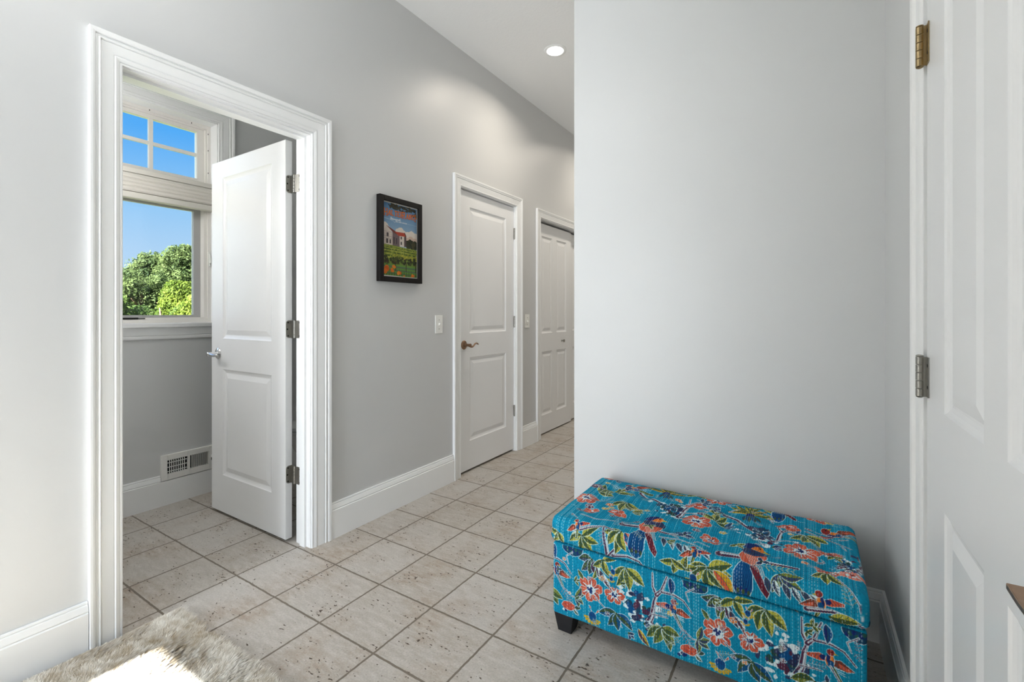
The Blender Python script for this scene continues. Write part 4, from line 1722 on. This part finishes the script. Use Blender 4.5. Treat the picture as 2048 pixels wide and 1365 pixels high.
STEP = 0.00125
OY0, OY1 = 1.542, 2.045
ott = thing('storage_ottoman', 'turquoise bird-and-flower print storage ottoman against the grey wall', 'ottoman', ((OX0 + OX1) / 2, (OY0 + OY1) / 2, 0))
tufts = [(OX0 + .10 + OW * .16 * i, OY0 + .13 + .125 * j) for i in range(6) for j in range(3)]


def lid_relief(X, Y, V):
    d = np.zeros_like(X)
    top = np.clip((V - .115) / .03, 0, 1) * np.clip((.56 - V) / .02, 0, 1)
    for tx_, ty_ in tufts:
        r2 = (X - tx_) ** 2 + (Y - ty_) ** 2
        d -= .0140 * np.exp(-r2 / .030 ** 2) * top
    d += .004 * np.sqrt(np.clip(np.sin((X - OX0) / OW * PI), 0, 1)) * top
    d += .0007 * np.sin(X * 2 * PI / .0068) * (1 + .5 * np.sin(V * 300))          # quilting ridges
    d += .0012 * np.sin(X * 41 + V * 13) * np.sin(V * 37 + X * 9)
    return d


def body_relief(X, Y, V):
    return .0006 * np.sin(X * 2 * PI / .0068) + .0009 * np.sin(X * 31 + V * 17)


lidp = rounded_profile(OY0 - .007, OY1, 0.3285, 0.416, 0.032, 0.009, STEP, .012)
upholstered('lid', OX0 - .002, OX1 + .002, lidp, 0.022, STEP, lidc, ott, 0.0, lid_relief)
bodp = rounded_profile(OY0, OY1 - .003, BZ0, 0.3225, 0.010, 0.006, STEP, .012)
upholstered('body', OX0 + .004, OX1 - .004, bodp, 0.012, STEP, bodc, ott, 0.0, body_relief)
FH = 0.0635
for fx, fy, sx, sy in ((OX0, OY0, 1, 1), (OX1, OY0, -1, 1), (OX0, OY1, 1, -1), (OX1, OY1, -1, -1)):
    b = MB()
    c0 = (fx + sx * .0475, fy + sy * .040)
    c1 = (fx + sx * .0525, fy + sy * .029)
    b.taper(c1, .0265, 0.0, c0, .038, FH)
    b.build('leg', M['foot'], ott, bevel=.002)

# ------------------------------------------------------------------ faux fur rug
RX0, RX1, RY0, RY1 = -2.055, -0.95, -0.45, 0.822
rug = thing('fur_rug', 'pale grey-beige shaggy fur rug on the tile floor with a sunlit patch', 'rug', ((RX0 + RX1) / 2, (RY0 + RY1) / 2, 0))
b = MB()
b.plate(lambda a, q, d: (a, q, 0.001 + d), RX0 + .012, RX1 - .012, RY0 + .012, RY1 - .012, .010, .03)
b.build('backing', M['backing'], rug)


def smooth_noise(x, y, sc, seed):
    g = np.random.default_rng(seed).normal(size=(64, 64))
    xs, ys = (x * sc) % 63, (y * sc) % 63
    i, j = xs.astype(int), ys.astype(int)
    fx, fy = xs - i, ys - j
    fx, fy = fx * fx * (3 - 2 * fx), fy * fy * (3 - 2 * fy)
    return (g[i, j] * (1 - fx) + g[(i + 1) % 64, j] * fx) * (1 - fy) + (g[i, (j + 1) % 64] * (1 - fx) + g[(i + 1) % 64, (j + 1) % 64] * fx) * fy


def fur(n, x0, x1, y0, y1, wd, seed):
    r = np.random.default_rng(seed)
    x, y = r.uniform(x0, x1, n), r.uniform(y0, y1, n)
    sw = smooth_noise(x + 5, y + 5, 5.5, 1) * .6 + smooth_noise(x + 5, y + 5, 16, 2) * .35
    ang = 2.2 + sw + r.normal(0, .35, n)
    lay = np.clip(.80 + .07 * smooth_noise(x + 5, y + 5, 11, 3), .6, .93)
    L = r.uniform(.026, .040, n)
    edge = np.minimum(np.minimum(x - RX0, RX1 - x), np.minimum(y - RY0, RY1 - y))
    # keep blades from crossing the wall side, let them spill on the open sides
    dx, dy = np.cos(ang) * lay * L, np.sin(ang) * lay * L
    cs = .016
    gx, gy = np.floor(x / cs).astype(int), np.floor(y / cs).astype(int)
    hsh = np.random.default_rng(5).uniform(0, 1, (97, 89, 3))[gx % 97, gy % 89]
    dx = dx + ((gx + .2 + .6 * hsh[:, 0]) * cs - x) * .95
    dy = dy + ((gy + .2 + .6 * hsh[:, 1]) * cs - y) * .95
    h = L * np.sqrt(1 - lay ** 2 * .85) * (.75 + .25 * np.clip(edge / .03, 0, 1))
    wall = np.clip((x - RX0 - .005) / .035, 0, 1)
    dx = np.where(dx < 0, dx * wall, dx)
    z0 = .010
    px, py = -np.sin(ang) * wd, np.cos(ang) * wd
    k1, k2 = .55, .80
    cols = ['b0', 'b1', 'm0', 'm1', 't']
    P = np.stack([
        np.stack([x - px, y - py, np.full(n, z0)], -1), np.stack([x + px, y + py, np.full(n, z0)], -1),
        np.stack([x + dx * .40 + px * .8, y + dy * .40 + py * .8, z0 + h * k2 * .75], -1), np.stack([x + dx * .40 - px * .8, y + dy * .40 - py * .8, z0 + h * k2 * .75], -1),
        np.stack([x + dx * 1.0, y + dy * 1.0, z0 + h * .92], -1)], 1)
    tone = np.clip(.6 + .16 * smooth_noise(x + 5, y + 5, 9, 4) + .14 * smooth_noise(x + 5, y + 5, 26, 5) + .75 * (hsh[:, 2] - .5) + r.normal(0, .10, n), 0, 1)[:, None]
    ca, cb = s2l((160, 144, 118)), s2l((224, 219, 208))
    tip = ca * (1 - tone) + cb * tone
    root = tip * .42  # root shading put into the colour: blades darken towards the base
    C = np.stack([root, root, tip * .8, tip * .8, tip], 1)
    idx = np.arange(n)[:, None] * 5
    q = (idx + np.array([[0, 1, 2, 3]])).tolist()
    t = (idx + np.array([[3, 2, 4]])).tolist()
    return P.reshape(-1, 3), C.reshape(-1, 3), q, t


P1, C1, q1, t1_ = fur(110000, RX0, -1.25, .30, RY1, .0017, 21)
P2, C2, q2, t2_ = fur(30000, RX0, RX1, RY0, .30, .0022, 22)
P3, C3, q3, t3_ = fur(12000, -1.25, RX1, .30, RY1, .0022, 23)
offs = [0, len(P1), len(P1) + len(P2)]
faces = []
for o_, (q_, tt_) in zip(offs, ((q1, t1_), (q2, t2_), (q3, t3_))):
    faces += [[i + o_ for i in f] for f in q_] + [[i + o_ for i in f] for f in tt_]
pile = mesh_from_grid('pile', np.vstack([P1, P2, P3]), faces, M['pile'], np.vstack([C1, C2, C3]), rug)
pile['kind'] = 'stuff'

# ------------------------------------------------------------------ framed poster
PY0, PY1, PZ0, PZ1 = 1.836, 2.180, 1.349, 1.846     # outer frame on the wall
PD = 0.032
FWD = 0.030
pic = thing('framed_poster', 'black-framed vineyard travel poster hanging on the grey hall wall', 'picture', (WL, (PY0 + PY1) / 2, PZ0))
b = MB()
for (a0, a1, z0, z1) in ((PY0, PY0 + FWD, PZ0, PZ1), (PY1 - FWD, PY1, PZ0, PZ1), (PY0 + FWD, PY1 - FWD, PZ0, PZ0 + FWD), (PY0 + FWD, PY1 - FWD, PZ1 - FWD, PZ1)):
    b.box(WL + .001, WL + PD, a0, a1, z0, z1)
b.build('frame', M['black_wood'], pic, bevel=.002)
pw, ph = PY1 - PY0 - 2 * FWD, PZ1 - PZ0 - 2 * FWD
pc = Canvas(pw, ph, 1400, (232, 228, 218))
W_, H_ = pw, ph
R = random.Random(5)
I = lambda u, v: (u * W_, v * H_)
mg = .018
# sky, graded like the print
for k in range(40):
    v0 = .40 + .585 * k / 40
    t = k / 39
    pc.poly([I(mg, v0), I(1 - mg, v0), I(1 - mg, v0 + .016), I(mg, v0 + .016)], tuple(a * (1 - t) + b_ * t for a, b_ in zip((186, 208, 226), (84, 132, 178))))
# clouds
for cx_, cy_, r_ in ((.05, .66, .10), (.12, .60, .12), (.42, .62, .07), (.50, .635, .08), (.58, .60, .08), (.72, .59, .09), (.82, .60, .10), (.92, .58, .10), (.97, .52, .12), (.75, .52, .12), (.6, .54, .1), (.35, .56, .08)):
    pc.poly(blob(xf(0, 0), cx_ * W_, cy_ * H_, r_ * W_ * 1.05, r_ * W_, 20, .08), (236, 226, 214))
for cx_, cy_, r_ in ((.55, .56, .06), (.8, .55, .07), (.92, .53, .08), (.7, .52, .08)):
    pc.poly(blob(xf(0, 0), cx_ * W_, cy_ * H_, r_ * W_ * 1.2, r_ * W_ * .8, 18, .1), (222, 196, 178))
# far trees
for k in range(26):
    pc.poly(blob(xf(0, 0), R.uniform(.64, .98) * W_, R.uniform(.435, .50) * H_, R.uniform(.04, .075) * W_, R.uniform(.03, .05) * H_, 10, .2), R.choice(((58, 62, 44), (46, 54, 40), (76, 72, 50))))
# house
pc.poly([I(.02, .43), I(.02, .60), I(.10, .675), I(.27, .60), I(.27, .42)], (222, 208, 196))
pc.poly([I(.27, .42), I(.27, .61), I(.47, .56), I(.47, .42)], (120, 104, 106))
pc.poly([I(.47, .425), I(.47, .57), I(.60, .57), I(.60, .425)], (232, 222, 210))
pc.poly([I(.60, .425), I(.60, .585), I(.665, .57), I(.665, .43)], (92, 78, 80))
pc.poly([I(.09, .685), I(.29, .60), I(.47, .565), I(.36, .62)], (122, 66, 58))
pc.poly([I(.33, .615), I(.62, .62), I(.64, .57), I(.44, .565)], (186, 74, 54))
pc.poly([I(.60, .62), I(.65, .56), I(.665, .58), I(.62, .625)], (104, 54, 48))
for a0, a1, z0, z1 in ((.11, .16, .53, .585), (.10, .15, .445, .505), (.19, .23, .445, .50), (.50, .535, .525, .56), (.50, .535, .45, .49), (.30, .33, .45, .54), (.37, .40, .45, .53)):
    pc.poly([I(a0, z0), I(a1, z0), I(a1, z1), I(a0, z1)], (74, 66, 72))
for v in (.515, .54, .60):
    pc.line([I(.02, v), I(.27, v - .006)], .002, (150, 140, 140))
for u in (.05, .09, .17, .24):
    pc.line([I(u, .43), I(u, .58)], .0022, (160, 150, 148))
# vineyard bands
pc.poly([I(mg, mg), I(1 - mg, mg), I(1 - mg, .405), I(.6, .415), I(.3, .425), I(mg, .43)], (118, 142, 62))
for k in range(9):
    v = .415 - .0125 * k - .0016 * k * k * .5
    for j in range(30):
        u = j / 29
        pc.poly(blob(xf(0, 0), (mg + u * (1 - 2 * mg)) * W_, (v - .02 * u + R.uniform(-.003, .003)) * H_, .024 * W_, (.004 + .001 * k) * H_, 8, .2), R.choice(((96, 112, 42), (150, 160, 60), (70, 84, 38)) if k % 2 else ((172, 176, 68), (186, 186, 84), (140, 150, 52))))
for j in range(60):
    u = R.uniform(.3, .98)
    pc.poly(blob(xf(0, 0), u * W_, (.285 + R.uniform(-.02, .02)) * H_, .03 * W_, .012 * H_, 8, .3), R.choice(((190, 184, 66), (160, 160, 56), (132, 140, 50))))
for j in range(90):
    u = R.uniform(.02, .98)
    pc.poly(blob(xf(0, 0), u * W_, (.235 + R.uniform(-.05, .035)) * H_, .03 * W_, .018 * H_, 9, .3), R.choice(((56, 66, 34), (44, 52, 32), (74, 84, 40), (62, 58, 36))))
for k in range(34):
    pc.line([I(mg, .172 - k * .0045), I(1 - mg, .158 - k * .0045)], .0022, (104, 152, 66) if (k // 5) % 2 == 0 else (92, 116, 90))
for u in (.12, .36, .66, .95):
    pc.line([I(u, .21), I(u, .09)], .006, (70, 52, 46))
for j in range(14):
    pc.poly([I(.02 + .07 * j, .018), I(.04 + .07 * j, .10 + R.uniform(-.03, .03)), I(.065 + .07 * j, .018)], (82, 116, 48))
# poppies
for cx_, cy_, r_ in ((.10, .11, .10), (.30, .135, .065), (.27, .09, .06), (.05, .07, .08), (.46, .06, .07), (.86, .035, .05), (.62, .03, .03)):
    for j in range(4):
        pc.poly(blob(xf(0, 0), (cx_ + R.uniform(-.03, .03)) * W_, (cy_ + R.uniform(-.012, .012)) * H_, r_ * W_ * .62, r_ * W_ * .5, 12, .12), R.choice(((232, 120, 36), (240, 138, 44), (214, 98, 30))))
# vine across the top
pc.line([I(.16, .96), I(.3, .93), I(.42, .955), I(.55, .90), I(.68, .93), I(.82, .955), I(.95, .93), I(.97, .86)], .006, (66, 54, 44))
for j in range(46):
    u = R.choice((R.uniform(.2, .42), R.uniform(.4, .72), R.uniform(.72, .98)))
    v = .955 + R.uniform(-.03, .025) - (.05 if R.random() < .18 else 0)
    pc.poly(blob(xf(0, 0), u * W_, v * H_, R.uniform(.025, .05) * W_, R.uniform(.010, .02) * H_, 7, .35), R.choice(((62, 60, 44), (78, 72, 50), (50, 50, 40))))
# lettering
GL = {'H': [((0, 0), (0, 1)), ((.8, 0), (.8, 1)), ((0, .5), (.8, .5))], 'A': [((0, 0), (.4, 1)), ((.4, 1), (.8, 0)), ((.16, .38), (.64, .38))],
      'L': [((0, 0), (0, 1)), ((0, 0), (.7, 0))], 'T': [((.4, 0), (.4, 1)), ((0, 1), (.8, 1))], 'E': [((0, 0), (0, 1)), ((0, 0), (.7, 0)), ((0, .5), (.55, .5)), ((0, 1), (.7, 1))],
      'R': [((0, 0), (0, 1)), ((0, 1), (.6, 1)), ((.6, 1), (.7, .76)), ((.7, .76), (.6, .52)), ((.6, .52), (0, .52)), ((.3, .52), (.75, 0))],
      'N': [((0, 0), (0, 1)), ((0, 1), (.75, 0)), ((.75, 0), (.75, 1))], 'C': [((.75, .85), (.4, 1)), ((.4, 1), (.05, .75)), ((.05, .75), (.05, .25)), ((.05, .25), (.4, 0)), ((.4, 0), (.75, .15))]}
SER = {'H': ((0, 0), (0, 1), (.8, 0), (.8, 1)), 'A': ((0, 0), (.8, 0)), 'R': ((0, 0), (0, 1)), 'T': ((.4, 0),), 'L': ((0, 1),), 'E': (), 'N': ((0, 0), (.75, 1)), 'C': ()}


def letters(word, u, sizes, v0s, adv, col, wd, edge):
    for pas in (0, 1):
        x = u
        for ch, (cw, chh), v0 in zip(word, sizes, v0s):
            T = lambda p: I(x + p[0] * cw, v0 + p[1] * chh)
            for sgm in GL[ch]:
                pc.line([T(sgm[0]), T(sgm[1])], wd + (edge * 2 if pas == 0 else 0), (96, 40, 30) if pas == 0 else col)
            for s_ in SER[ch]:
                a, b_ = T((s_[0] - .16, s_[1])), T((s_[0] + .16, s_[1]))
                pc.line([a, b_], wd * .8 + (edge * 2 if pas == 0 else 0), (96, 40, 30) if pas == 0 else col)
            x += cw * adv


OR_ = (236, 128, 62)
letters('HALTER', .05, [(.092, .088)] + [(.07, .064)] * 5, [.812] + [.828] * 5, 1.22, OR_, .0052, .0012)
letters('RANCH', .555, [(.092, .080)] + [(.068, .064)] * 3 + [(.092, .088)], [.820] + [.828] * 3 + [.812], 1.26, OR_, .0052, .0012)
# script line 'Vineyard' with its flourish, and the place name under it
scr = [(.21, .80), (.225, .765), (.245, .805), (.255, .77), (.262, .787), (.27, .77), (.285, .788), (.295, .77), (.31, .786), (.32, .772), (.335, .785), (.345, .772), (.36, .786), (.372, .755), (.385, .786), (.40, .772), (.415, .787), (.43, .772), (.445, .785), (.455, .772), (.47, .788), (.485, .80), (.48, .772), (.50, .775)]
pc.line([I(*p) for p in scr], .0032, (232, 236, 238))
pc.line([I(*p) for p in ((.05, .775), (.2, .768), (.3, .752), (.33, .738), (.36, .752))], .0016, (226, 232, 236))
for j, chx in enumerate('PASO ROBLES CALIFORNIA'):
    if chx != ' ':
        pc.line([I(.375 + j * .0145, .748), I(.375 + j * .0145, .760)], .0022, (236, 238, 238))
        pc.line([I(.371 + j * .0145, .748 + .006 * (j % 3)), I(.381 + j * .0145, .748 + .006 * (j % 3))], .0013, (236, 238, 238))
pc.line([I(.70, .752), I(.97, .748)], .0012, (210, 222, 230))
for q in ((mg, mg, 1 - mg, 0), (mg, 1, 1 - mg, 1 - mg)):
    pass
for (a0, b0, a1, b1) in ((0, 0, 1, mg * .6), (0, 1 - mg * .6, 1, 1), (0, 0, mg, 1), (1 - mg, 0, 1, 1)):
    pc.poly([I(a0, b0), I(a1, b0), I(a1, b1), I(a0, b1)], (228, 224, 214))
nu, nv = 240, 370
uu, vv = np.meshgrid(np.linspace(0, W_, nu), np.linspace(0, H_, nv), indexing='ij')
vs = np.stack([np.full(uu.shape, WL + PD - .014), PY0 + FWD + uu, PZ0 + FWD + vv], -1).reshape(-1, 3)
fs = [(i * nv + j, (i + 1) * nv + j, (i + 1) * nv + j + 1, i * nv + j + 1) for i in range(nu - 1) for j in range(nv - 1)]
mesh_from_grid('poster', vs, fs, M['poster'], (s2l(np.clip(pc.sample(uu, vv), 0, 255)) * .68).reshape(-1, 3), pic)
b = MB()
b.box(WL + .002, WL + PD - .0155, PY0 + FWD - .004, PY1 - FWD + .004, PZ0 + FWD - .004, PZ1 - FWD + .004)
b.build('backing_board', M['black_wood'], pic)

# ------------------------------------------------------------------ outdoors seen through the bathroom window
b = MB()
b.box(-140, XO2 - .02, -80, 140, -2.2, -2.0)
struct(b.build('ground', M['meadow']), 'sunlit meadow outside the bathroom window', 'ground')
b = MB()
b.box(XO2 - .04, XO2 - .001, YR - .5, WY0 - .10, -2.0, CEIL)
b.box(XO2 - .04, XO2 - .001, WY1 + .10, 8.2, -2.0, CEIL)
struct(b.build('wall_exterior', M['siding']))


def tree_thing(name, x, y, top, rad, mt, label, seed, lobes, leaf_sz, n_leaf, pointed=0.0):
    r = np.random.default_rng(seed)
    base = -2.0
    t = thing(name, label, 'tree', (x, y, base), 'trees beyond the bathroom window')
    b = MB()
    H = top - base
    b.tube([(x, y, base), (x + .06, y + .05, base + H * .35), (x - .04, y + .1, base + H * .7), (x, y, base + H * .93)], [rad * .09, rad * .07, rad * .04, rad * .012], 10)
    for k in range(7):
        a = r.uniform(0, 6.28)
        z0 = base + H * r.uniform(.3, .75)
        L = rad * r.uniform(.45, .8)
        b.tube([(x, y, z0), (x + math.cos(a) * L * .5, y + math.sin(a) * L * .5, z0 + L * .3), (x + math.cos(a) * L, y + math.sin(a) * L, z0 + L * .45)], [rad * .035, rad * .022, rad * .008], 7)
    b.build('trunk', M['bark'], t, smooth=True)
    # crown: leaf cards on many lobes
    cz = base + H * .58
    C, Rr = [], []
    for k in range(lobes):
        a = r.uniform(0, 6.28)
        hz = r.uniform(-1, 1)
        prof = (1 - max(0, hz) * pointed) * math.sqrt(max(.05, 1 - hz * hz * .75))
        rr = rad * .72 * prof * math.sqrt(r.uniform(.25, 1))
        C.append((x + rr * math.cos(a), y + rr * math.sin(a), cz + hz * H * .36))
        Rr.append(rad * r.uniform(.2, .36) * (1 - .35 * max(0, hz) * pointed))
    C, Rr = np.array(C), np.array(Rr)
    k = r.integers(0, lobes, n_leaf)
    d = r.normal(size=(n_leaf, 3))
    d /= np.linalg.norm(d, axis=1)[:, None]
    rr = Rr[k] * (r.uniform(.45, 1.05, n_leaf))
    p = C[k] + d * rr[:, None] * np.array([1, 1, .85])
    p[:, 2] = np.minimum(p[:, 2], top)
    u = r.normal(size=(n_leaf, 3))
    u -= d * np.sum(u * d, 1)[:, None] * .6
    u /= np.linalg.norm(u, axis=1)[:, None]
    v = np.cross(d + r.normal(size=(n_leaf, 3)) * .5, u)
    v /= np.linalg.norm(v, axis=1)[:, None]
    s = leaf_sz * r.uniform(.6, 1.3, n_leaf)[:, None]
    q = np.stack([p - u * s, p - v * s * .45, p + u * s, p + v * s * .45], 1).reshape(-1, 3)
    me = bpy.data.meshes.new('foliage')
    me.from_pydata(q.tolist(), [], (np.arange(n_leaf)[:, None] * 4 + np.arange(4)[None]).tolist())
    me.update()
    me.materials.append(mt)
    o = bpy.data.objects.new('foliage', me)
    COL.objects.link(o)
    o.parent = t
    o.matrix_parent_inverse = parent_inverse(t)
    o['kind'] = 'stuff'
    return t


def outdoor(px, dist):
    """a spot on the ground outside, by compass bearing from the camera"""
    u = (px - 1024) / F_PX
    s, c = math.sin(YAW), math.cos(YAW)
    dx, dy = -s + u * c, c + u * s
    k = dist / math.hypot(dx, dy)
    return dx * k, dy * k


def bearing(deg, dist):
    return -math.sin(math.radians(deg)) * dist, math.cos(math.radians(deg)) * dist


# bearings are measured to the left of the hall direction
TREES = [
    (67.5, 30, 4.95, 1.9, 'leaf_a', 'tallest blue-green tree in the middle of the window view', 31, .45),
    (70.0, 36, 5.0, 2.1, 'leaf_a', 'slightly lower blue-green tree left of the tallest one', 32, .5),
    (72.6, 42, 3.9, 2.6, 'leaf_a', 'soft grey-green tree at the left side of the window view', 33, .3),
    (65.3, 40, 4.5, 2.8, 'leaf_b', 'darker green tree behind the right window jamb', 34, .3),
    (70.9, 25, 2.9, 2.0, 'leaf_a', 'mid-green tree low in front of the grey-green ones', 35, .2),
    (67.8, 21.5, 2.45, 1.35, 'leaf_c', 'lime green young tree in front of the tall dark ones', 36, .6),
    (69.4, 17.2, 1.55, 1.25, 'leaf_b', 'round green bush just above the window sill', 37, .1),
    (65.7, 14.5, 1.80, 1.0, 'leaf_c', 'bright lime bush in the lower right window corner', 38, .3),
    (73.7, 14.2, 1.70, 1.05, 'leaf_b', 'green bush low at the left edge of the window', 39, .1),
]
for deg, dist, top, rad, lm, lab, sd_, ptd in TREES:
    x_, y_ = bearing(deg, dist)
    tree_thing('leafy_tree', x_, y_, top, rad, M[lm], lab, sd_, 90, .060 * dist / 28 + .014, 34000, ptd)
